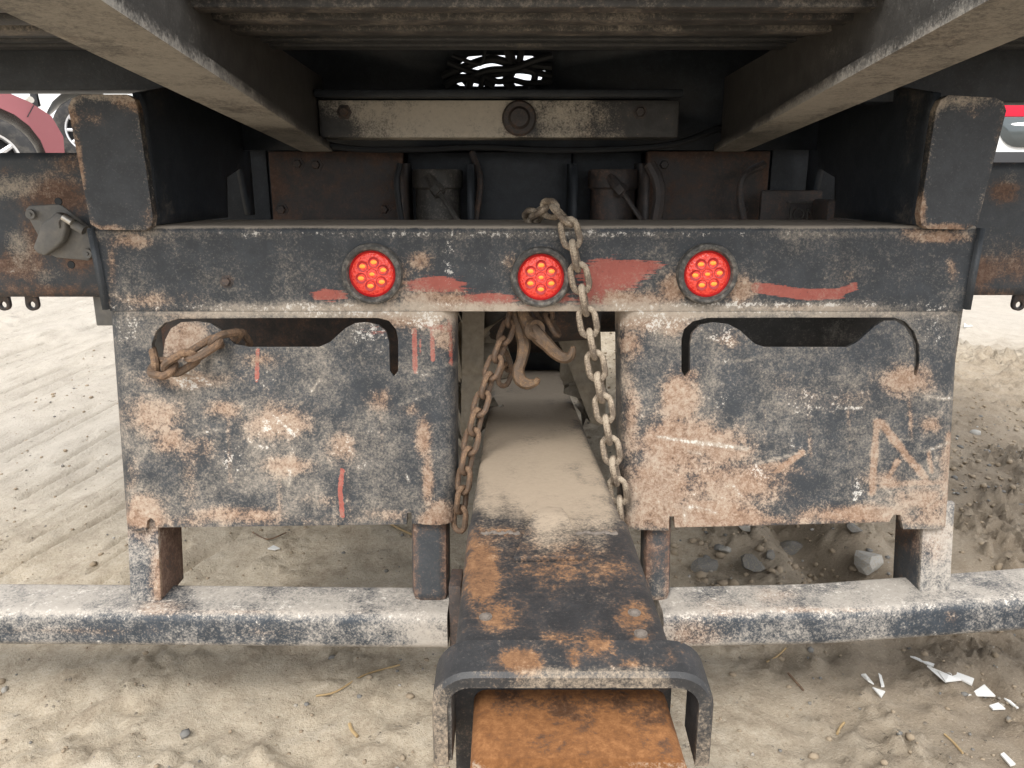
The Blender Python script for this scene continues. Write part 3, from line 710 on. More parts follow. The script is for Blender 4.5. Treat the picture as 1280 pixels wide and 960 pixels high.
for nm, x0, x1 in (('l', -0.355, -0.392), ('r', 0.405, 0.437)):
    bmx = bmesh.new(); rows = []
    ys = np.linspace(0.575, 1.60, 50)
    for yy_ in ys:
        k = (yy_ - 0.575) / (1.60 - 0.575)
        x = x0 + (x1 - x0) * k; zb = H + 0.141 - 0.071 * k; w = 0.094 - 0.034 * k
        fl = 0.012
        prof = [(-w / 2, zb), (-w / 4, zb), (0, zb), (w / 4, zb), (w / 2, zb), (w / 2, zb + 0.014), (0.018, zb + 0.02), (0.018, DZ - 0.03), (0.018, DZ - 0.002), (-0.018, DZ - 0.002), (-0.018, zb + 0.02), (-w / 2, zb + 0.014)]
        rows.append([bmx.verts.new((x + a, yy_, b)) for a, b in prof])
    for A, B in zip(rows, rows[1:]):
        for q in range(12): bmx.faces.new((A[q], A[(q + 1) % 12], B[(q + 1) % 12], B[q]))
    bmx.faces.new(rows[0]); bmx.faces.new(rows[-1])
    mex = to_mesh(bmx, 'deck_sill'); f = {}; sill_stain(getco(mex), f); setattr_(mex, **f)
    sl = link('deck_sill', mex, 'sill', truck)

# bulkhead across the deck with a daylight gap, hoses running through it
BK = 1.62
def bp(u, v): p = PY(u, v, BK); return (p.x, p.z)
gap_ = [bp(*p) for p in [(563, 100), (572, 82), (585, 70), (610, 68), (665, 69), (678, 76), (682, 88), (676, 100), (655, 107), (600, 108), (575, 107)]]
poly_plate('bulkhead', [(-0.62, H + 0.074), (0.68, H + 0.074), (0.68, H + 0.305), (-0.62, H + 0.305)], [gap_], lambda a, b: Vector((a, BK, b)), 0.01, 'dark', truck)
for s in (-1, 1):
    xa, xb = (-1.27 + CX, -0.44) if s < 0 else (0.50, 1.27 + CX)
    z = PY(70, 112, 1.31).z if s < 0 else PY(1260, 127, 1.31).z
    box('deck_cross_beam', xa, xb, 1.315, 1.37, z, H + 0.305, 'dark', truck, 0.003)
hz = [[(552, 96), (580, 84), (612, 74), (640, 79), (690, 84)], [(560, 78), (590, 90), (620, 93), (650, 88), (690, 95)], [(585, 112), (592, 96), (612, 88), (640, 86), (668, 76), (690, 70)],
      [(600, 112), (606, 96), (622, 102), (640, 100), (660, 104), (690, 102)], [(640, 112), (634, 100), (640, 85), (636, 62)], [(652, 62), (650, 84), (668, 92), (664, 112)], [(556, 108), (574, 98), (600, 100), (618, 108)], [(566, 70), (600, 80), (606, 62)], [(555, 90), (575, 96), (590, 112)]]
for i, h_ in enumerate(hz):
    tube('hydraulic_hose', smooth_path([PY(u, v, BK - 0.02 - 0.009 * (i % 4)) for u, v in h_], 8), [0.008, 0.006, 0.007, 0.0055, 0.010, 0.007, 0.008, 0.004, 0.006][i], 'black', truck, 8)

# dusty crossmember with its round boss
def dust_stain(co, f):
    u, v = proj(co)
    f['dirt'] = blobs(u, v, [(560, 148, 150, 60, .75), (600, 170, 220, 5, .6), (720, 150, 70, 40, .5), (460, 140, 40, 14, .3)]) - 0.6 * blobs(u, v, [(405, 160, 50, 18), (840, 150, 70, 60), (649, 165, 44, 20, .5)])  # paler middle, darker towards both ends and below the boss
    f['rust'] = blobs(u, v, [(730, 150, 80, 30, .3), (640, 170, 150, 8, .2)]); f['chip'] = 0.4 * np.exp(-((v - 170) / 3) ** 2)  # pale line on the lower edge paints in a glint
a, b = PY(400, 172, 1.53), PY(850, 125, 1.53)
cm_ = box('crossmember', a.x, b.x, 1.53, 1.615, a.z, b.z, 'dustbar', truck, 0.003, grid=0.012, fn=dust_stain)
box('crossmember_lip', a.x, b.x, 1.50, 1.53, b.z + 0.002, b.z + 0.016, 'dark', truck)
pc = PY(649, 148, 1.53)
lathe('pin_boss', [(0, 0.022), (0.016, 0.021), (0.019, 0.016), (0.021, 0.012), (0.029, 0.012), (0.0325, 0.008), (0.033, -0.002)], 'rustframe', truck, pc, (0, -1, 0), 26)
# subframe crossmember behind the beam: rusty ends, dark middle
zt, zb_ = PY(640, 189, 1.70).z, H - 0.17
xs = [PY(u, 240, 1.70).x for u in (338, 506, 590, 716, 806, 960)]
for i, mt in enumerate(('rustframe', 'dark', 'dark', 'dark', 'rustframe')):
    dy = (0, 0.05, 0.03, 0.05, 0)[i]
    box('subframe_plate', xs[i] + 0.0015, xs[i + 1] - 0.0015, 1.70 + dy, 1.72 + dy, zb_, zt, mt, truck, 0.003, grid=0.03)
for xa, xb in ((-0.66, xs[0] - 0.008), (xs[-1] + 0.008, 0.74)): box('side_filler', xa, xb, 1.715, 1.73, H - 0.17, H + 0.22, 'dark', truck, 0.003)  # filler plates added to block bright daylight beside the webs
box('gap_blocker', xs[0] - 0.12, xs[-1] + 0.12, 1.80, 1.81, zb_, H + 0.2, 'dark', truck)  # plate added to shut out light slivers between the subframe plates
box('subframe_cap', xs[0] - 0.1, xs[-1] + 0.1, 1.715, 1.795, zt + 0.002, zt + 0.03, 'dark', truck)
for ua, dyy in ((506, 0), (589, 0.02), (716, 0.02), (802, 0)):
    x = PY(ua, 240, 1.62).x
    poly_plate('cylinder_lug', [(1.55, H - 0.16), (1.56, H + 0.02), (1.59, H + 0.047), (1.70, H + 0.05), (1.70, H - 0.16)], [], lambda p, q, x=x: Vector((x, p + dyy, q)), 0.012, 'rustframe' if ua in (506, 802) else 'dark', truck, off=0)
for ua, ub, mt in ((516, 578, 'sill'), (736, 797, 'rustframe')):
    xa, xb = PY(ua, 240, 1.64).x, PY(ub, 240, 1.64).x
    xm = (xa + xb) / 2; zc = H + 0.03
    cy = lathe('lift_cylinder', [(0, 0.036), (0.050, 0.036), (0.053, 0.032), (0.053, 0.0), (0.047, -0.004), (0.047, -0.16), (0, -0.16)], mt, truck, (xm, 1.645, H - 0.0), (0, 0, 1), 26)
    s = 1
    f0 = Vector((xm - 0.012, 1.60, H + 0.02))
    tube('hose_fitting', [f0, f0 + Vector((0.012, -0.022, -0.018)), f0 + Vector((0.026, -0.03, -0.034))], [0.010, 0.012, 0.009], mt, cy, 8)
    tube('hose_nut', [f0 + Vector((0.014, -0.024, -0.02)), f0 + Vector((0.024, -0.03, -0.032))], 0.0145, mt, cy, 6)
    tube('grease_hose', smooth_path([f0 + Vector((0.024, -0.03, -0.032)), f0 + Vector((0.05, -0.045, -0.07)), f0 + Vector((0.085, -0.04, -0.12))], 6), 0.005, mt, cy, 7)
# air lines, clamps and bolts in the recess
def bolt(p, r=0.009, par=None, ax=(0, -1, 0), mat='rustframe'):
    o = lathe('bolt', [(0, r * 0.75), (r * 0.8, r * 0.72), (r * 0.95, r * 0.55), (r * 0.95, 0), (r * 1.5, 0), (r * 1.5, -0.002)], mat, par or truck, p, ax, 6); return o
for u, v, Y in ((372, 205, 1.698), (395, 206, 1.698), (480, 262, 1.698), (352, 262, 1.698), (830, 206, 1.698), (930, 262, 1.698), (430, 140, 1.528), (800, 140, 1.528), (283, 352, BY - 0.001), (640, 182, 1.71)):
    bolt(PY(u, v, Y), 0.0075 if v > 300 else 0.010)
for pts, r in (([(330, 150, 1.6), (420, 183, 1.58), (520, 187, 1.6), (600, 184, 1.62), (700, 188, 1.6), (830, 182, 1.58), (900, 160, 1.6)], 0.006), ([(500, 205, 1.56), (496, 225, 1.55), (498, 250, 1.55), (506, 300, 1.56)], 0.006),
               ([(812, 205, 1.56), (822, 225, 1.55), (824, 250, 1.55), (815, 300, 1.56)], 0.012), ([(590, 190, 1.66), (600, 230, 1.64), (590, 300, 1.64)], 0.007), ([(955, 205, 1.62), (930, 220, 1.6), (925, 250, 1.6), (935, 300, 1.6)], 0.008)):
    tube('air_line', smooth_path([PY(*p) for p in pts], 7), r, 'rustframe' if r > 0.006 else 'black', truck, 8)
# lettered cast plate seen through the right-hand web opening
lp = PY(996, 266, 1.60)
plate = box('cast_nameplate', lp.x - 0.075, lp.x + 0.05, 1.60, 1.615, lp.z - 0.05, lp.z + 0.045, 'rustframe', truck, 0.004)
for dz, l_ in ((0.021, 0.05), (-0.019, 0.055), (-0.027, 0.05)):
    box('raised_bar', lp.x - 0.022, lp.x - 0.022 + l_, 1.596, 1.602, lp.z + dz - 0.0018, lp.z + dz + 0.0018, 'sill', plate, 0.0006)
tc = bpy.data.curves.new('lettering', 'FONT'); tc.body = 'ION'; tc.size = 0.032; tc.extrude = 0.002; tc.align_x = 'LEFT'
to = bpy.data.objects.new('lettering', tc); COL.objects.link(to)
dg = bpy.context.evaluated_depsgraph_get()
tm = bpy.data.meshes.new_from_object(to.evaluated_get(dg)); bpy.data.objects.remove(to)
tm.transform(Matrix.Translation((lp.x - 0.018, 1.598, lp.z - 0.013)) @ Matrix.Rotation(R(90), 4, 'X'))
link('lettering', tm, 'sill', plate)
box('bracket_block', lp.x + 0.022, lp.x + 0.075, 1.50, 1.58, lp.z - 0.03, lp.z + 0.028, 'rustframe', truck, 0.006)
# chassis rails, axle and rear wheels carrying the truck
for s in (-1, 1):
    box('chassis_rail', CX + s * 0.43 - 0.04, CX + s * 0.43 + 0.04, 1.76, 4.6, H - 0.14, H + 0.10, 'dark', truck)
    wx = CX + s * 0.62; wy = 2.28; wr = 0.44
    wz = max(gz(wx, wy + d) for d in (-0.1, 0, 0.1)) + wr - 0.012
    for dx in (-0.15, 0.15):
        ty = lathe('wheel', [(0.26, -0.11), (0.34, -0.13), (0.42, -0.12), (wr, -0.095), (wr, -0.03), (wr - 0.012, -0.028), (wr - 0.012, -0.02), (wr, -0.018), (wr, 0.018), (wr - 0.012, 0.02), (wr - 0.012, 0.028), (wr, 0.03), (wr, 0.095), (0.42, 0.12), (0.34, 0.13), (0.26, 0.11)], 'tyre', truck, (wx + dx, wy, wz), (1, 0, 0), 48)
        lathe('rim', [(0, -0.03), (0.10, -0.03), (0.20, -0.05), (0.262, -0.105), (0.262, 0.105), (0.2, 0.05), (0, 0.03)], 'rustframe', ty, (wx + dx, wy, wz), (1, 0, 0), 32)
for s in (-1, 1):
    for q in range(4):
        L_ = 0.62 - 0.12 * q
        tube('leaf_spring', smooth_path([(CX + s * 0.29, 2.28 - L_, wz + 0.13 - 0.018 * q + 0.10 * (L_ / 0.62) ** 2), (CX + s * 0.29, 2.28, wz + 0.11 - 0.018 * q), (CX + s * 0.29, 2.28 + L_, wz + 0.13 - 0.018 * q + 0.10 * (L_ / 0.62) ** 2)], 6), 0.012, 'rustframe', truck, 6)
    box('light_blocker', CX + s * 0.62 - 0.30, CX + s * 0.62 + 0.30, 1.74, 1.752, 0.30, H - 0.16, 'tyre', truck, 0.003)  # unseen panel added to keep side light off the boom
tube('rear_axle', [(CX - 0.62, 2.28, wz), (CX - 0.2, 2.28, wz), (CX - 0.12, 2.28, wz), (CX + 0.12, 2.28, wz), (CX + 0.2, 2.28, wz), (CX + 0.62, 2.28, wz)], [0.06, 0.065, 0.14, 0.14, 0.065, 0.06], 'rustframe', truck, 16)

# ------------------------------------------------------------------ wheel-lift boom
BW = 0.200
def boom_stain(co, f):
    u, v = proj(co)
    topn = np.exp(-((co[:, 2] - np.interp(co[:, 1], [0.6, 0.88, 2.4], [H - 0.412, H - 0.408, H - 0.545])) / 0.02) ** 2)
    w = 12 * (fbm(u * 0.03, u * 0 + 3, 3) - 0.5)
    f['dirt'] = topn * (1.1 * sstep(722, 590, v + 2 * w)) + 0.12 + 0.5 * blobs(u, v, [(690, 660, 22, 26)])
    X_, Y_ = co[:, 0], co[:, 1]
    f['dirt'] = f['dirt'] - topn * (0.22 * sstep(0.45, 0.75, fbm(X_ * 22 + 4, Y_ * 7 + 2, 4)) + 0.14 * sstep(0.50, 0.75, fbm(X_ * 60, Y_ * 9, 3)) + 0.35 * sstep(0.07, 0.10, np.abs(X_ - CX)))
    f['rust'] = blobs(u, v, [(603, 715, 20, 46, .9), (620, 770, 30, 20, .6), (650, 826, 26, 18, 1), (700, 800, 30, 12, .5), (790, 770, 24, 20, .7), (800, 795, 14, 10, .7), (745, 805, 20, 16, .8), (690, 700, 60, 40, .35), (760, 710, 30, 40, .35), (790, 830, 26, 10, .5), (715, 820, 10, 14, .7), (835, 825, 10, 14, .5), (630, 665, 30, 10, .5)])
    f['chip'] = blobs(u, v, [(625, 668, 30, 5, .8), (730, 668, 28, 5, .8), (755, 830, 12, 10, .6)])
loft_rr('boom_tube', [(2.45, CX - 0.001, H - 0.548, BW, 0.20), (0.88, CX - 0.001, H - 0.410, BW, 0.20)], 0.016, 'boom', truck, sp=0.014, fn=boom_stain)
loft_rr('boom_sleeve', [(0.888, CX, H - 0.4060, BW + 0.004, 0.205), (0.62, CX + 0.002, H - 0.4105, BW + 0.004, 0.205)], 0.016, 'boom', truck, sp=0.009, fn=boom_stain)
# raised weld tongue reaching back over the joint
def tongue_map(a, b): return Vector((a, b, np.interp(b, [0.78, 0.888, 0.99], [H - 0.4045, H - 0.4015, H - 0.4175])))
tp = [PZ(u, v, H - 0.405) for u, v in [(642, 700), (655, 672), (668, 642), (684, 634), (702, 636), (714, 660), (733, 698)]]
poly_plate('weld_tongue', [(p.x, p.y) for p in tp], [], tongue_map, 0.006, 'boom', truck, grid=0.008, fn=boom_stain, off=0, bev=0.002)
for ua, ub in ((602, 648), (716, 770)):
    tube('weld_bead', [PZ(ua + (ub - ua) * i / 14, 667 + 0.9 * math.sin(i * 1.1) + (0.6 if i % 2 else 0), H - 0.4075) for i in range(15)], [0.0022 + 0.0009 * (i % 3) for i in range(15)], 'weld', truck, 7)
for u, v in ((607, 770), (793, 765), (801, 791)):
    lathe('button_bolt', [(0, 0.0026), (0.0025, 0.0025), (0.004, 0.0015), (0.0046, 0), (0.0065, 0.0), (0.0068, -0.002)], 'weld', truck, PZ(u, v, H - 0.4085), (0, 0, 1), 16)
# collar: thick plate folded over the sleeve's end
def collar():
    w, leg, th, r = 0.248, 0.094, 0.0135, 0.034
    def half(off):
        W, RR = w / 2 - off, max(r - off, 0.006)
        pts = [(-W, -leg)]
        pts += [(-W, -leg + (leg - off - RR) * j / 5) for j in range(1, 5)]
        pts += [(-W + RR - RR * math.cos(R(a)), -off - RR + RR * math.sin(R(a))) for a in np.linspace(0, 90, 8)]
        pts += [(-W + RR + (2 * W - 2 * RR) * j / 16, -off) for j in range(1, 16)]
        pts += [(W - RR + RR * math.sin(R(a)), -off - RR + RR * math.cos(R(a))) for a in np.linspace(0, 90, 8)]
        pts += [(W, -off - RR - (leg - off - RR) * j / 5) for j in range(1, 6)]
        return pts
    oo, in_ = half(0), half(th)
    bm = bmesh.new(); ys = [0.618, 0.615, 0.607, 0.60, 0.592, 0.585, 0.577, 0.5735]
    rows = []
    for i, y in enumerate(ys):
        d = 0.0035 if i in (0, len(ys) - 1) else 0
        zt_ = np.interp(y, [0.57, 0.62], [H - 0.4085, H - 0.4005])
        ring = [bm.verts.new((CX + 0.0075 + a * (1 - d / w), y, zt_ + b - (d if b > -leg * .8 else 0))) for a, b in oo] + [bm.verts.new((CX + 0.0075 + a, y, zt_ + b)) for a, b in reversed(in_)]
        rows.append(ring)
    n = len(rows[0])
    for A, B in zip(rows, rows[1:]):
        for q in range(n): bm.faces.new((A[q], A[(q + 1) % n], B[(q + 1) % n], B[q]))
    m = len(oo)
    for ring in (rows[0], rows[-1]):
        for q in range(m - 1): bm.faces.new((ring[q], ring[q + 1], ring[n - 2 - q], ring[n - 1 - q]))
    me_ = to_mesh(bm, 'boom_collar')
    f = {}; boom_stain(getco(me_), f); c_ = getco(me_)
    front = np.exp(-((c_[:, 1] - 0.575) / 0.006) ** 2)
    f['dirt'] = f['dirt'] + 0.45 * front; f['chip'] = f['chip'] + 0.3 * front; setattr_(me_, **f)
    return link('boom_collar', me_, 'boom', truck)
collar()
# wear strips just inside the collar, and the bare inner tube
box('wear_strip', CX - 0.098, CX - 0.045, 0.590, 0.64, H - 0.4295, H - 0.4225, 'sill', truck, 0.002)
box('wear_strip', CX + 0.045, CX + 0.098, 0.590, 0.64, H - 0.4295, H - 0.4225, 'sill', truck, 0.002)
box('wear_strip', CX - 0.105, CX - 0.0995, 0.578, 0.64, H - 0.50, H - 0.4245, 'sill', truck, 0.001)
def inner_stain(co, f):
    u, v = proj(co); f['dirt'] = 0.8 * np.exp(-((v - 953) / 3.5) ** 2); f['chip'] = 0.5 * np.exp(-((v - 953) / 3) ** 2); f['rust'] = 0.3 - 0.25 * np.exp(-((v - 880) / 14) ** 2) - 0.2 * sstep(0.5, 0.7, fbm(co[:, 0] * 70, co[:, 1] * 14 + 3, 3))  # darker band beside the collar, pale line at the front edge
loft_rr('inner_tube', [(1.2, CX + 0.003, H - 0.445, 0.181, 0.155), (0.533, CX + 0.0095, H - 0.4590, 0.181, 0.155)], 0.012, 'orange', truck, sp=0.010, fn=inner_stain)
# pivot mast at the boom's far end, mud-caked side arms
box('boom_mast', PY(607, 420, 2.2).x, PY(702, 420, 2.2).x, 2.2, 2.40, H - 0.60, H - 0.12, 'dark', truck, 0.01)
def mud_plate(name, px, Y, th):
    P3 = [PY(u, v, Y) for u, v in px]
    o = poly_plate(name, [(p.x, p.z) for p in P3], [], lambda a, b: Vector((a, Y + 0.02 * (float(fbm(np.array([a * 40]), np.array([b * 40]), 3)[0]) - 0.5), b)), th, 'mud', truck, grid=0.008, bev=0.004)
    return o
mud_plate('mud_caked_arm', [(578, 380), (606, 380), (604, 470), (596, 520), (590, 560), (576, 560), (577, 470)], 1.50, 0.16)
mud_plate('mud_caked_arm', [(690, 380), (748, 380), (752, 440), (757, 520), (750, 533), (738, 528), (720, 480), (700, 430)], 1.62, 0.10)
lathe('hydraulic_motor', [(0, 0.05), (0.045, 0.05), (0.055, 0.04), (0.055, -0.05), (0, -0.05)], 'rustframe', truck, PY(712, 392, 1.52), (1, 0.3, 0), 22)

# ------------------------------------------------------------------ underride bar and its posts
def bar_stain(co, f):
    u, v = proj(co)
    tz = co[:, 2] - np.where(co[:, 0] < CX, bar_top_l(co[:, 0]), bar_top_r(co[:, 0]))
    top = np.exp(-(tz / 0.006) ** 2)
    f['dirt'] = 0.16 + 0.30 * top + 0.25 * blobs(u, v, [(540, 790, 40, 40), (880, 790, 60, 40), (10, 760, 60, 40)]) + 0.3 * np.exp(-((tz + 0.060) / 0.008) ** 2)
    f['chip'] = 0.12 + 0.5 * np.exp(-((tz + 0.004) / 0.012) ** 2) + 0.45 * np.exp(-((tz + 0.058) / 0.010) ** 2)
    f['rust'] = 0.15 * top + blobs(u, v, [(860, 800, 50, 30, .7), (900, 760, 60, 14, .5), (960, 745, 40, 14, .5), (545, 790, 30, 30, .45), (200, 760, 40, 12, .6), (300, 765, 200, 4, .5), (1000, 762, 180, 4, .6), (1190, 770, 12, 16, .6), (60, 790, 120, 3, .6), (340, 790, 80, 10, .35)])
bl = [(-1.22, H - 0.6595), (-0.72, H - 0.6625), (-0.105, H - 0.669)]
br = [(0.245, H - 0.668), (0.52, H - 0.661), (0.80, H - 0.638), (1.30, H - 0.595)]
bar_top_l = lambda x: np.interp(x, [p[0] for p in bl], [p[1] for p in bl])
bar_top_r = lambda x: np.interp(x, [p[0] for p in br], [p[1] for p in br])
loft_rr('underride_bar', [(x, 1.142, z, 0.102, 0.064) for x, z in bl], 0.016, 'bar', truck, sp=0.012, fn=bar_stain, axis='x')
loft_rr('underride_bar', [(x, 1.142, z, 0.102, 0.064) for x, z in br], 0.016, 'bar', truck, sp=0.012, fn=bar_stain, axis='x')
def post_stain(co, f):
    u, v = proj(co)
    f['rust'] = 0.25 + 0.5 * ((u > 200) & (u < 236)) + 0.3 * np.exp(-((v - 660) / 14) ** 2) + blobs(u, v, [(820, 690, 14, 20, .6), (1165, 680, 20, 30, .4)])
    f['dirt'] = 0.10 + 0.25 * np.exp(-((v - 750) / 14) ** 2) + 0.25 * ((u < 204) | (u > 1140)); f['chip'] = 0.25 + 0 * u
zp0, zp1 = H - 0.672, H - 0.500
PYB = 1.153
def lean(o):
    for v_ in o.data.vertices: v_.co.y += 0.16 * (v_.co.z - (H - 0.53))
    return o
def chan_post(ua, ub, s):
    a, b = PY(ua, 700, PYB).x, PY(ub, 700, PYB).x
    lean(box('bar_post', a, b, PYB, PYB + 0.01, zp0, zp1, 'bar', truck, 0.002, grid=0.02, fn=post_stain))
    xi = b if s < 0 else a
    lean(box('post_web', min(xi, xi + s * 0.010), max(xi, xi + s * 0.010), PYB + 0.0105, PYB + 0.09, zp0, zp1, 'sidebox', truck, 0.001, grid=0.02, fn=post_stain))
chan_post(165, 203, -1); chan_post(1147, 1185, 1)
for ua, ub in ((515, 561), (804, 838)):
    a, b = PY(ua, 700, 1.158).x, PY(ub, 700, 1.158).x
    lean(box('inner_post', a, b, 1.158, 1.212, zp0, zp1, 'sidebox', truck, 0.014, grid=0.008, fn=lambda co, f: (post_stain(co, f), f.update(rust=f['rust'] * 0.4 + 0.5 * edge_field(co, 0.012)))))
box('bar_bracket', -0.102, -0.082, 1.10, 1.16, H - 0.74, H - 0.62, 'rustframe', truck, 0.003)
# small mudflap corner below the left channel
p = PY(123, 388, 1.46); box('mudflap', p.x - 0.008, p.x + 0.03, 1.46, 1.468, p.z - 0.03, H - 0.185, 'cast', truck, 0.002)
# backing plates added behind the slots; right one nearer to catch more light
for ua, ub in ((200, 500), (850, 1150)):
    a, b = PY(ua, 420, 1.40).x, PY(ub, 420, 1.40).x
    yb_ = 1.47 if ua < 640 else 1.36
    box('slot_backing', a - 0.03, b + 0.05, yb_, yb_ + 0.008, H - 0.36, H - 0.085, 'rustframe' if ua < 640 else 'sill', truck, 0.002, grid=0.03)

# ------------------------------------------------------------------ chains
def link_mesh(name, L, W, wire, mat, seg=7, rn=8):
    """one oval chain link lying in the xz plane, long side along z"""
    bm = bmesh.new(); rc = W / 2 - wire / 2; hs = L / 2 - W / 2
    path = [(rc * math.cos(R(a)), hs + rc * math.sin(R(a))) for a in np.linspace(0, 180, seg)] + [(rc * math.cos(R(a)), -hs + rc * math.sin(R(a))) for a in np.linspace(180, 360, seg)]
    n = len(path); rings = []
    for i, (x, z) in enumerate(path):
        a, b = path[i - 1], path[(i + 1) % n]
        t = Vector((b[0] - a[0], 0, b[1] - a[1])).normalized(); o = Vector((t.z, 0, -t.x))
        r = wire / 2 * (1 + 0.05 * math.sin(i * 2.3))
        rings.append([bm.verts.new(Vector((x, 0, z)) + o * (r * math.cos(2 * math.pi * k / rn)) + Vector((0, r * math.sin(2 * math.pi * k / rn), 0))) for k in range(rn)])
    for i in range(n):
        A, B = rings[i], rings[(i + 1) % n]
        for k in range(rn): bm.faces.new((A[k], A[(k + 1) % rn], B[(k + 1) % rn], B[k]))
    me_ = to_mesh(bm, name); me_.materials.append(M[mat]); return me_
def lay_chain(root, me_, path, pitch, roll0=0.0, jit=0.12, roll_step=R(90)):
    d = [0]
    for a, b in zip(path, path[1:]): d.append(d[-1] + (b - a).length)
    def at(s):
        for i in range(len(d) - 1):
            if d[i + 1] >= s: return path[i].lerp(path[i + 1], (s - d[i]) / max(1e-9, d[i + 1] - d[i]))
        return path[-1]
    n = int(d[-1] / pitch); i = 0
    while i < n:
        s = (i + 0.5) * pitch
        a, b, c = at(s - pitch * 0.5), at(s + pitch * 0.5), at(s)
        z = (b - a).normalized(); fwd = Vector((0, 1, 0)); x = fwd.cross(z)
        if x.length < 0.2: x = Vector((1, 0, 0))
        x = (x - z * x.dot(z)).normalized(); y = z.cross(x)
        m = Matrix((x, y, z)).transposed().to_4x4()
        m = Matrix.Translation((a + b) / 2) @ m @ Matrix.Rotation(roll0 + roll_step * (i % 2) + random.uniform(-jit, jit), 4, 'Z')
        o = bpy.data.objects.new('link', me_); COL.objects.link(o)
        o.parent = root; o.matrix_basis = Matrix.Translation(root.location).inverted() @ m
        i += 1
LM = link_mesh('link', 0.0535, 0.0345, 0.0098, 'chain')
LB = link_mesh('link', 0.0515, 0.033, 0.0095, 'chain_brown')
front = empty('safety_chain', PY(700, 268, BY + 0.02), 'pale tan steel chain looped over the bumper beam beside the middle lamp', 'chain')
fp = [PY(652, 292, 1.35), PY(664, 272, 1.28), PY(677, 262, 1.235), PY(692, 261, 1.20), PY(706, 270, 1.178), PY(714, 296, 1.168), PY(720, 325, 1.163), PY(727, 358, 1.162), PY(733, 392, 1.160), PY(739, 425, 1.155), PY(746, 462, 1.15), PY(753, 500, 1.145), PY(761, 545, 1.14), PY(768, 585, 1.137), PY(774, 622, 1.137), PY(777, 660, 1.14)]
lay_chain(front, LM, smooth_path(fp, 8), 0.0345, roll0=R(12))
back = empty('hook_chain', PY(640, 395, 1.27), 'brown steel chain with two grab hooks hanging under the bumper beam', 'chain')
bpth = [PY(650, 360, 1.30), PY(641, 392, 1.28), PY(632, 418, 1.265), PY(622, 444, 1.25), PY(613, 468, 1.235), PY(604, 495, 1.22), PY(596, 522, 1.20), PY(588, 556, 1.185), PY(581, 590, 1.17), PY(577, 625, 1.16), PY(574, 655, 1.155), PY(573, 678, 1.155)]
lay_chain(back, LB, smooth_path(bpth, 8), 0.0325, roll0=R(35))
def hook(px, rad):
    pts = smooth_path([PY(u, v, y) for u, v, y in px], 7)
    n = len(pts); rr = [float(np.interp(i / (n - 1), np.linspace(0, 1, len(rad)), rad)) for i in range(n)]
    o = tube('grab_hook', pts, rr, 'hook', back, 8)
    return o
hook([(640, 366, 1.285), (645, 392, 1.275), (652, 414, 1.265), (655, 432, 1.258), (652, 450, 1.25), (648, 462, 1.245), (650, 474, 1.24), (659, 480, 1.236), (669, 478, 1.232), (673, 473, 1.23)],
     [0.008, 0.009, 0.0125, 0.0115, 0.0095, 0.010, 0.0112, 0.0100, 0.007, 0.004])
hook([(650, 368, 1.255), (655, 392, 1.25), (663, 408, 1.244), (674, 421, 1.238), (684, 431, 1.232), (694, 441, 1.228), (704, 447, 1.224), (712, 446, 1.22), (716, 438, 1.218), (716, 433, 1.217)],
     [0.009, 0.0105, 0.013, 0.0135, 0.0115, 0.0105, 0.0098, 0.0085, 0.006, 0.0035])
lathe('hook_eye', [(0.009, -0.006), (0.016, -0.008), (0.019, 0), (0.016, 0.008), (0.009, 0.006), (0.009, -0.006)], 'hook', back, PY(668, 412, 1.236), (0.5, -0.8, 0.2), 16)
extra = [PY(672, 378, 1.27), PY(688, 402, 1.26), PY(700, 424, 1.25)]
lay_chain(back, LB, smooth_path(extra, 6), 0.030, roll0=R(20))
loop = [PY(628, 440, 1.34), PY(636, 462, 1.33), PY(628, 478, 1.32)]
lay_chain(back, LB, smooth_path(loop, 6), 0.030, roll0=R(60))
LS = link_mesh('link', 0.066, 0.040, 0.0125, 'chain_brown')
slot = empty('slot_chain', PY(250, 445, 1.16), 'short rusty chain caught in the slot of the drip-marked panel', 'chain')
sp_ = [PY(306, 437, 1.235), PY(300, 424, 1.212), PY(284, 421, 1.185), PY(262, 430, 1.158), PY(243, 443, 1.145), PY(222, 456, 1.146), PY(204, 465, 1.150), PY(192, 455, 1.178), PY(190, 440, 1.21)]
lay_chain(slot, LS, smooth_path(sp_, 8), 0.043, roll0=R(55), jit=0.2)

# ------------------------------------------------------------------ stones, litter and straw on the dirt
def rock_mesh(seed, mat):
    rs = random.Random(seed); bm = bmesh.new()
    bmesh.ops.create_icosphere(bm, subdivisions=2, radius=0.5)
    off = [(Vector((rs.gauss(0, 1), rs.gauss(0, 1), rs.gauss(0, 1))).normalized(), rs.uniform(0.22, 0.42)) for _ in range(12)]
    for v in bm.verts:
        for nrm, d in off:
            k = v.co.dot(nrm)
            if k > d: v.co -= nrm * (k - d)
        v.co *= 1 + rs.uniform(-0.03, 0.03)
    me_ = to_mesh(bm, 'stone'); me_.set_sharp_from_angle(angle=R(18)); me_.materials.append(M[mat]); return me_
ROCKS = [rock_mesh(i, 'stone') for i in range(5)] + [rock_mesh(20 + i, 'stone_pale') for i in range(3)]
named = [(1088, 709, 40, 0.62, 6, 'large pale stone beside the wheel rut'), (940, 708, 32, 0.6, 0, 'grey stone in the clods between the lower posts'), (880, 711, 32, 0.45, 1, 'flat dark stone lying near the boom'),
         (988, 691, 28, 0.6, 2, 'angular grey stone left of the wheel rut'), (930, 661, 20, 0.7, 5, 'small pale stone just under the panel edge'), (962, 697, 16, 0.7, 3, 'small grey stone beside the clods'), (1067, 664, 18, 0.7, 4, 'small grey stone on the far bank of the rut'), (905, 690, 14, 0.6, 6, 'pale pebble above the flat dark stone')]
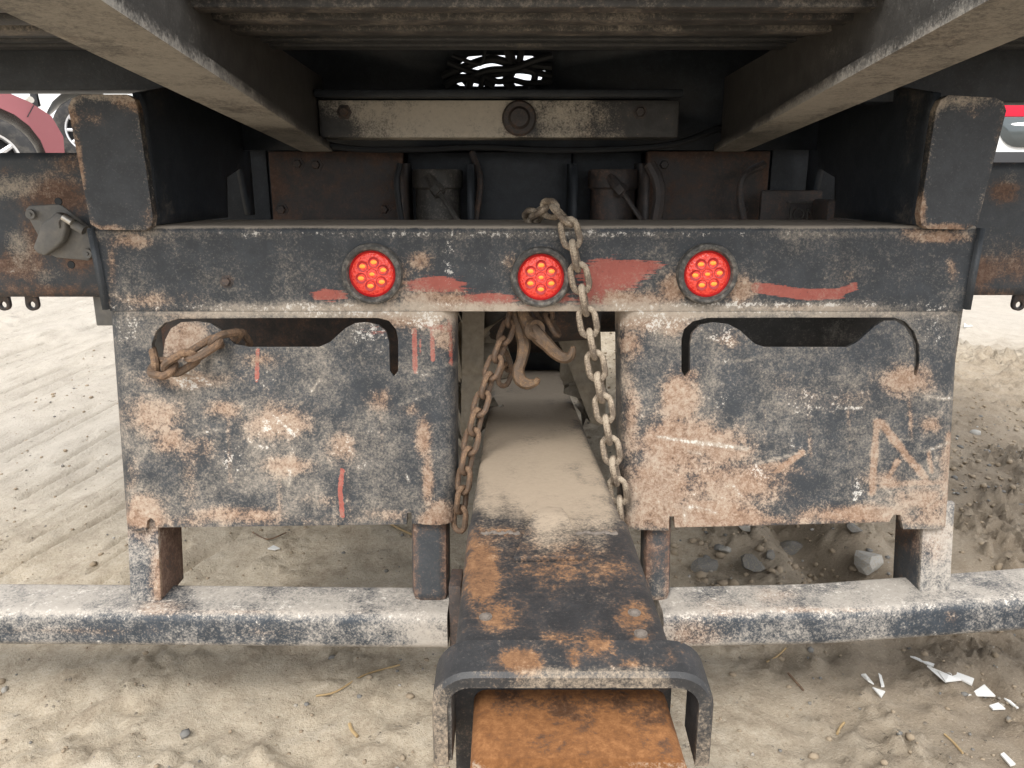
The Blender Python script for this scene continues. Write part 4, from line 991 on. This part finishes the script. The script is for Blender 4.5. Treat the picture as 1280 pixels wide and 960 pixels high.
for u, v, w, fl, ri, lab in named:
    p = on_ground(u, v); s = 1.25 * w / FPX * (p - Vector((0, 0, H))).length
    o = bpy.data.objects.new('stone', ROCKS[ri]); COL.objects.link(o)
    o.scale = (s, s * 0.8, s * fl); o.rotation_euler = (0, 0, random.uniform(0, 6))
    o.location = (p.x, p.y, gz(p.x, p.y) + s * fl * 0.16); tag(o, lab, 'stone', 'stones lying in the dirt')
# gravel too small to count, one object
gv, gf = [], []
base_bm = bmesh.new(); bmesh.ops.create_icosphere(base_bm, subdivisions=1, radius=0.5)
bv = np.array([v.co[:] for v in base_bm.verts]); bf = np.array([[v.index for v in f.verts] for f in base_bm.faces]); base_bm.free()
rs = np.random.RandomState(11)
cand = []
while len(cand) < 9000:
    x = rs.uniform(-1.7, 1.9, 4000); y_ = rs.uniform(0.7, 4.2, 4000)
    dens = 0.24 + 0.9 * sstep(0.1, 0.7, x) * sstep(0.42, 0.62, fbm(x * 3 + 50, y_ * 3 + 9, 3)) + 0.25 * sstep(0.55, 0.7, fbm(x * 5, y_ * 5, 3))
    kpt = rs.rand(4000) < dens
    cand += list(zip(x[kpt], y_[kpt]))
cand = np.array(cand[:9000])
hh = ground_h(cand[:, 0], cand[:, 1])
szs = np.clip(np.exp(rs.normal(-5.35, 0.55, len(cand))), 0.0025, 0.024)
szs = szs * (1 + 0.5 * sstep(0.2, 0.4, cand[:, 0]) * sstep(1.35, 1.5, cand[:, 1]) * sstep(2.8, 2.2, cand[:, 1]))
def scatter(name, sel, mat, label, cat):
    n = len(sel); q = rs.rand(n, len(bv), 1) * 0.5 + 0.75
    sc3 = np.stack([szs[sel] * rs.uniform(0.8, 1.3, n), szs[sel] * rs.uniform(0.8, 1.3, n), szs[sel] * rs.uniform(0.5, 0.9, n)], 1)
    V = bv[None] * q * sc3[:, None, :]
    an = rs.rand(n) * 6.28; ca, sa = np.cos(an)[:, None], np.sin(an)[:, None]
    V = np.stack([V[..., 0] * ca - V[..., 1] * sa, V[..., 0] * sa + V[..., 1] * ca, V[..., 2]], -1)
    V += np.stack([cand[sel, 0], cand[sel, 1], hh[sel] + szs[sel] * 0.12], 1)[:, None, :]
    F = (bf[None] + (np.arange(n) * len(bv))[:, None, None]).reshape(-1, 3)
    me_ = bpy.data.meshes.new(name); V = V.reshape(-1, 3)
    me_.vertices.add(len(V)); me_.vertices.foreach_set('co', V.ravel())
    me_.loops.add(F.size); me_.loops.foreach_set('vertex_index', F.ravel().astype(np.int32))
    me_.polygons.add(len(F)); me_.polygons.foreach_set('loop_start', np.arange(0, F.size, 3, dtype=np.int32)); me_.update(calc_edges=True)
    o = link(name, me_, mat); tag(o, label, cat, kind='stuff')
pick = rs.rand(len(cand))
M['clod'] = stone_mat('dirt_crumb', (0.20, 0.155, 0.105), (0.36, 0.29, 0.21))
scatter('gravel', np.where(pick < 0.22)[0], 'stone', 'fine grey gravel scattered over the dirt', 'gravel')
scatter('pale_gravel', np.where((pick >= 0.22) & (pick < 0.28))[0], 'stone_pale', 'sparse pale grit scattered over the dirt', 'gravel')
scatter('dirt_crumbs', np.where(pick >= 0.28)[0], 'clod', 'loose crumbs of dry dirt', 'dirt')
def shard(px, lab, lift=0.006, tilt=0.0, mat='plastic', name='plastic_shard', cat='litter', grp='white plastic shards on the dirt'):
    P_ = [on_ground(u, v) for u, v in px]
    c = sum(P_, Vector()) / len(P_)
    bm = bmesh.new()
    zz = max(p.z for p in P_)
    top = [bm.verts.new((p.x, p.y, zz + lift + tilt * (i % 2))) for i, p in enumerate(P_)]
    bot = [bm.verts.new((p.x, p.y, zz + lift - 0.003 + tilt * (i % 2))) for i, p in enumerate(P_)]
    bm.faces.new(top); bm.faces.new(bot[::-1])
    for i in range(len(top)): bm.faces.new((top[i], top[(i + 1) % len(top)], bot[(i + 1) % len(top)], bot[i]))
    o = link(name, to_mesh(bm, name, False), mat); tag(o, lab, cat, grp); return o
shard([(1210, 872), (1229, 863), (1243, 877)], 'triangular white plastic shard on the gravelly dirt')
shard([(1137, 826), (1143, 824), (1216, 858), (1214, 861)], 'long thin white plastic sliver on the dirt')
shard([(1158, 838), (1186, 848), (1200, 860), (1180, 862), (1170, 848)], 'crumpled white film under the long sliver', 0.004, 0.004)
shard([(1076, 846), (1081, 850), (1092, 858), (1084, 858)], 'bent white scrap with a spike beside it', 0.006, 0.005)
shard([(1090, 862), (1106, 868), (1101, 876)], 'small pointed white shard below the bent scrap')
shard([(1097, 848), (1101, 850), (1105, 862), (1101, 862)], 'narrow upright white splinter between the scraps', 0.008)
shard([(1236, 885), (1247, 882), (1256, 890), (1240, 893)], 'small blunt white shard near the triangular one')
shard([(1254, 878), (1262, 880), (1273, 888), (1270, 891)], 'thin curved white shard beyond the triangular one')
shard([(1250, 946), (1254, 945), (1268, 962), (1262, 962)], 'narrow white strip half buried in the dirt')
shard([(335, 690), (342, 684), (350, 688), (344, 692)], 'single white chip on the dirt behind the underride bar')
shard([(1205, 404), (1216, 409), (1205, 411)], 'far white shard beside the outer panel edge')
def stick(px, r, lab, mat='straw', name='straw_stalk', cat='straw'):
    P_ = [on_ground(u, v) for u, v in px]
    pts = [Vector((p.x, p.y, gz(p.x, p.y) + r * 0.8 + 0.002)) for p in P_]
    o = tube(name, smooth_path(pts, 5), r, mat, None, 6); tag(o, lab, cat, 'dry stalks on the dirt'); return o
stick([(395, 872), (420, 868), (455, 846), (500, 833)], 0.0018, 'long bent straw stalk in front of the underride bar')
stick([(437, 908), (440, 918), (447, 925)], 0.003, 'short fat straw piece below the bent stalk')
stick([(488, 657), (505, 666), (518, 672)], 0.0028, 'pale stalk poking out beside the inner post')
stick([(316, 668), (335, 676), (358, 668)], 0.0018, 'dark thin twig behind the underride bar', 'chain_brown', 'twig', 'twig')
stick([(958, 832), (972, 822), (982, 814)], 0.0018, 'thin straw stalk under the bar near the collar')
stick([(985, 845), (995, 856), (1004, 866)], 0.0022, 'dark twig on the gravelly dirt', 'chain_brown', 'twig', 'twig')
stick([(1046, 920), (1050, 912), (1055, 906)], 0.0022, 'short straw splinter among the pebbles')
stick([(1180, 920), (1190, 931), (1203, 944)], 0.002, 'yellowish bent straw below the triangular shard')

# ------------------------------------------------------------------ vehicles standing behind
def car(name, loc, rz, paint, label, length=4.4, wheel_r=0.32, nose_gone=False, over=0.82):
    """saloon: front towards local +x; side outline with wheel arches, narrowed towards roof and corners"""
    L = length; fx, rx = L / 2 - over, -L / 2 + 0.90
    root = empty(name, loc, label, 'car', None, rz)
    ar = wheel_r + 0.055
    arch = lambda cx: [(cx + ar * math.cos(a), 0.02 + wheel_r + ar * math.sin(a)) for a in np.linspace(math.radians(-28), math.radians(208), 15)]
    A, B = arch(fx), arch(rx)
    nose = [(L / 2 - 0.10, 0.22), (L / 2 - 0.01, 0.34), (L / 2, 0.52), (L / 2 - 0.06, 0.66), (L / 2 - 0.18, 0.74)] if not nose_gone else [(L / 2 - 0.32, 0.25), (L / 2 - 0.30, 0.5), (L / 2 - 0.42, 0.55), (L / 2 - 0.40, 0.78)]
    out = [(rx - ar - 0.02, 0.24)] + B[::-1] + [(rx + ar, 0.19), (fx - ar, 0.19)] + A[::-1] + nose + [(fx - 0.05, 0.90), (fx - 0.42, 0.98), (fx - 1.05, 1.40), (fx - 1.6, 1.46), (rx + 0.55, 1.42), (rx - 0.15, 1.08), (-L / 2 + 0.12, 1.0), (-L / 2, 0.8), (-L / 2 + 0.02, 0.4), (-L / 2 + 0.12, 0.26)]
    def hw(x, z):
        w = 0.87 - 0.10 * max(0, abs(x) / (L / 2) - 0.72) / 0.28 - 0.10 * max(0, abs(x) / (L / 2) - 0.9) / 0.1
        return w - 0.30 * max(0, z - 0.92) / 0.54 - 0.05 * max(0, 0.45 - z)
    bm = bmesh.new(); vs = [bm.verts.new((x, 0, z)) for x, z in out]
    es = [bm.edges.new((vs[i], vs[(i + 1) % len(vs)])) for i in range(len(vs))]
    bmesh.ops.triangle_fill(bm, edges=es, use_beauty=True); densify(bm, 0.11, (0, 2))
    geo = bmesh.ops.extrude_face_region(bm, geom=bm.faces[:])
    for g in geo['geom']:
        if isinstance(g, bmesh.types.BMVert): g.co.y = 1
    for v in bm.verts: v.co.y = (1 if v.co.y > 0.5 else -1) * hw(v.co.x, v.co.z)
    body = link('body', to_mesh(bm, 'body'), paint); body.parent = root
    def side_plate(nm, pts, mat, out_=0.004):
        for sgn in (-1, 1):
            bm = bmesh.new(); vs = [bm.verts.new((x, sgn * (hw(x, z) + out_), z)) for x, z in pts]
            bm.faces.new(vs if sgn > 0 else vs[::-1])
            r_ = bmesh.ops.extrude_face_region(bm, geom=bm.faces[:])
            for g in r_['geom']:
                if isinstance(g, bmesh.types.BMVert): g.co.y -= sgn * 0.012
            o = link(nm, to_mesh(bm, nm, False), mat); o.parent = root
    side_plate('side_window', [(fx - 0.60, 1.0), (fx - 1.10, 1.34), (fx - 1.5, 1.38), (fx - 1.5, 1.0)], 'glass')
    side_plate('side_window', [(fx - 1.58, 1.0), (fx - 1.58, 1.38), (rx + 0.55, 1.34), (rx + 0.12, 1.06)], 'glass')
    if not nose_gone:
        side_plate('bumper_seam', [(fx + ar * 0.75, 0.64), (fx + ar * 0.95, 0.76), (fx + ar * 0.965, 0.76), (fx + ar * 0.77, 0.64)], 'trim')
    side_plate('door_handle', [(fx - 1.35, 0.86), (fx - 1.15, 0.86), (fx - 1.15, 0.89), (fx - 1.35, 0.89)], 'trim', 0.012)
    for nm, cx in (('f', fx), ('r', rx)):
        for sgn in (-1, 1):
            c = (cx, sgn * 0.76, wheel_r)
            w = lathe('wheel', [(wheel_r * 0.66, -0.09), (wheel_r * 0.80, -0.105), (wheel_r * 0.96, -0.09), (wheel_r, -0.06), (wheel_r, 0.06), (wheel_r * 0.96, 0.09), (wheel_r * 0.80, 0.105), (wheel_r * 0.66, 0.09)], 'tyre', None, c, (0, sgn, 0), 40); w.parent = root
            rm_ = lathe('rim', [(wheel_r * 0.60, -0.07), (wheel_r * 0.60, 0.05), (wheel_r * 0.63, 0.088), (wheel_r * 0.675, 0.092), (wheel_r * 0.68, 0.07)], 'alloy', None, c, (0, sgn, 0), 40); rm_.parent = w
            lathe('brake_disc', [(0, -0.02), (wheel_r * 0.55, -0.02), (wheel_r * 0.6, -0.03)], 'trim', None, c, (0, sgn, 0), 24).parent = w
            for k in range(10):
                a = k * math.pi / 5
                p0 = Vector((cx, sgn * 0.83, wheel_r)); d = Vector((math.cos(a), 0, math.sin(a)))
                tube('spoke', [p0 + d * 0.02, p0 + d * (wheel_r * 0.62)], [0.022, 0.016], 'alloy', None, 6).parent = w
    # cabin glass front and rear
    for (xa, za), (xb, zb2) in (((fx - 0.46, 1.0), (fx - 1.02, 1.375)), ((rx - 0.11, 1.10), (rx + 0.50, 1.40))):
        bm = bmesh.new(); o1 = 0.012
        v4 = [bm.verts.new((x, y, z + o1)) for x, z, y in ((xa, za, -hw(xa, za) + .06), (xa, za, hw(xa, za) - .06), (xb, zb2, hw(xb, zb2) - .05), (xb, zb2, -hw(xb, zb2) + .05))]
        bm.faces.new(v4); link('windscreen', to_mesh(bm, 'windscreen', False), 'glass').parent = root
    if nose_gone:
        box('radiator_frame', L / 2 - 0.40, L / 2 - 0.34, -0.6, 0.6, 0.30, 0.80, 'trim', None).parent = root
        tube('bent_bumper_bar', smooth_path([(L / 2 - 0.36, -0.72, 0.50), (L / 2 - 0.18, -0.4, 0.46), (L / 2 - 0.2, 0.4, 0.52), (L / 2 - 0.34, 0.7, 0.62)], 5), 0.035, 'bright', None, 8).parent = root
        tube('fender_strut', [(L / 2 - 0.9, 0.62, 0.95), (L / 2 - 0.38, 0.60, 0.72)], 0.04, 'carwhite', None, 8).parent = root
    return root
wheel_c = PY(-16, 204, 5.55)
yaw, fxl = R(33), 4.4 / 2 - 0.50
cx_, cy_ = wheel_c.x - (fxl * math.cos(yaw) + 0.84 * math.sin(yaw)), wheel_c.y - (fxl * math.sin(yaw) - 0.84 * math.cos(yaw))
car('parked_car', (cx_, cy_, gz(wheel_c.x, wheel_c.y) - 0.012), yaw, 'carred', 'faded red saloon with silver spoked wheels parked on the bank', wheel_r=0.32, over=0.50)
w2 = PY(110, 150, 8.3); rz2 = R(211)
f2 = 4.4 / 2 - 0.82
x2, y2 = w2.x - f2 * math.cos(rz2) + 0.84 * math.sin(rz2), w2.y - f2 * math.sin(rz2) - 0.84 * math.cos(rz2)
car('wrecked_car', (x2, y2, gz(w2.x, w2.y) - 0.004), rz2, 'carwhite', 'white saloon with its nose torn off behind the red car', nose_gone=True, wheel_r=0.33)
# van beyond the right-hand channel: red above, window, white below
def van(loc):
    root = empty('parked_van', loc, 'white van with a bright red roof band parked on the bank', 'van', None, 0)
    sec = [(-0.92, 0.35), (-0.95, 0.7), (-0.95, 1.18), (-0.90, 1.72), (-0.80, 1.86), (0.80, 1.86), (0.90, 1.72), (0.95, 1.18), (0.95, 0.7), (0.92, 0.35)]
    xs_ = [-2.3, -2.25, -1.5, 0, 1.2, 1.7, 2.25, 2.35]
    def ring(x, zlo, zhi):
        return [(y, min(max(z, zlo), zhi)) for y, z in sec]
    def shell(nm, zlo, zhi, mat):
        bm = bmesh.new(); rows = []
        for x in xs_:
            top = 1.86 if x < 1.25 else (1.45 if x < 1.8 else 0.95)
            top = max(top, zlo)
            rows.append([bm.verts.new((x, y, min(z, top, zhi) if z > zlo else zlo)) for y, z in sec])
        for A_, B_ in zip(rows, rows[1:]):
            for k in range(len(sec)):
                try: bm.faces.new((A_[k], A_[(k + 1) % len(sec)], B_[(k + 1) % len(sec)], B_[k]))
                except ValueError: pass
        bm.faces.new(rows[0]); bm.faces.new(rows[-1])
        bmesh.ops.remove_doubles(bm, verts=bm.verts, dist=1e-4)
        o = link(nm, to_mesh(bm, nm), mat); o.parent = root
    shell('body', 0.35, 1.86, 'carwhite')
    zr = 1.17
    for sgn in (-1, 1):
        o = box('red_band', -2.26, 1.15, *sorted((sgn * 0.935, sgn * 0.962)), zr, 1.52, 'vanred', None, 0.008); o.parent = root
        o = box('band_groove', -2.2, 1.1, *sorted((sgn * 0.95, sgn * 0.9635)), zr + 0.115, zr + 0.12, 'trim', None, 0.0); o.parent = root
        o = box('reflector', -1.78, -1.4, *sorted((sgn * 0.95, sgn * 0.966)), zr + 0.03, zr + 0.06, 'plastic', None, 0.001); o.parent = root
        for xa, xb in ((-2.08, -0.6), (-0.4, 1.0)):
            r = 0.17; z0_, z1_ = zr - 0.215, zr - 0.004
            pts = circ(xa + r, z0_ + r, r, 7, math.pi, 1.5 * math.pi) + circ(xb - r, z0_ + r, r, 7, 1.5 * math.pi, 2 * math.pi) + [(xb, z1_), (xa, z1_)]
            o = poly_plate('window', pts, [], lambda a, b, sgn=sgn: Vector((a, sgn * 0.958, b)), 0.02, 'glass', None, off=0); o.parent = root
        o = box('lower_skirt', -2.2, 2.2, *sorted((sgn * 0.93, sgn * 0.957)), 0.40, zr - 0.245, 'trim', None, 0.01); o.parent = root
        for cx in (-1.45, 1.45):
            c = (cx, sgn * 0.85, 0.33)
            w = lathe('wheel', [(0.2, -0.1), (0.28, -0.11), (0.33, -0.07), (0.33, 0.07), (0.28, 0.11), (0.2, 0.1)], 'tyre', None, c, (0, sgn, 0), 32); w.parent = root
            lathe('rim', [(0, 0.05), (0.08, 0.07), (0.2, 0.06), (0.205, 0.1), (0.2, -0.1)], 'alloy', None, c, (0, sgn, 0), 32).parent = w
    return root
vp = PY(1254, 146, 5.9)
vx, vy = vp.x + 2.06, 5.9 + 0.96
van((vx, vy, vp.z - 1.17))
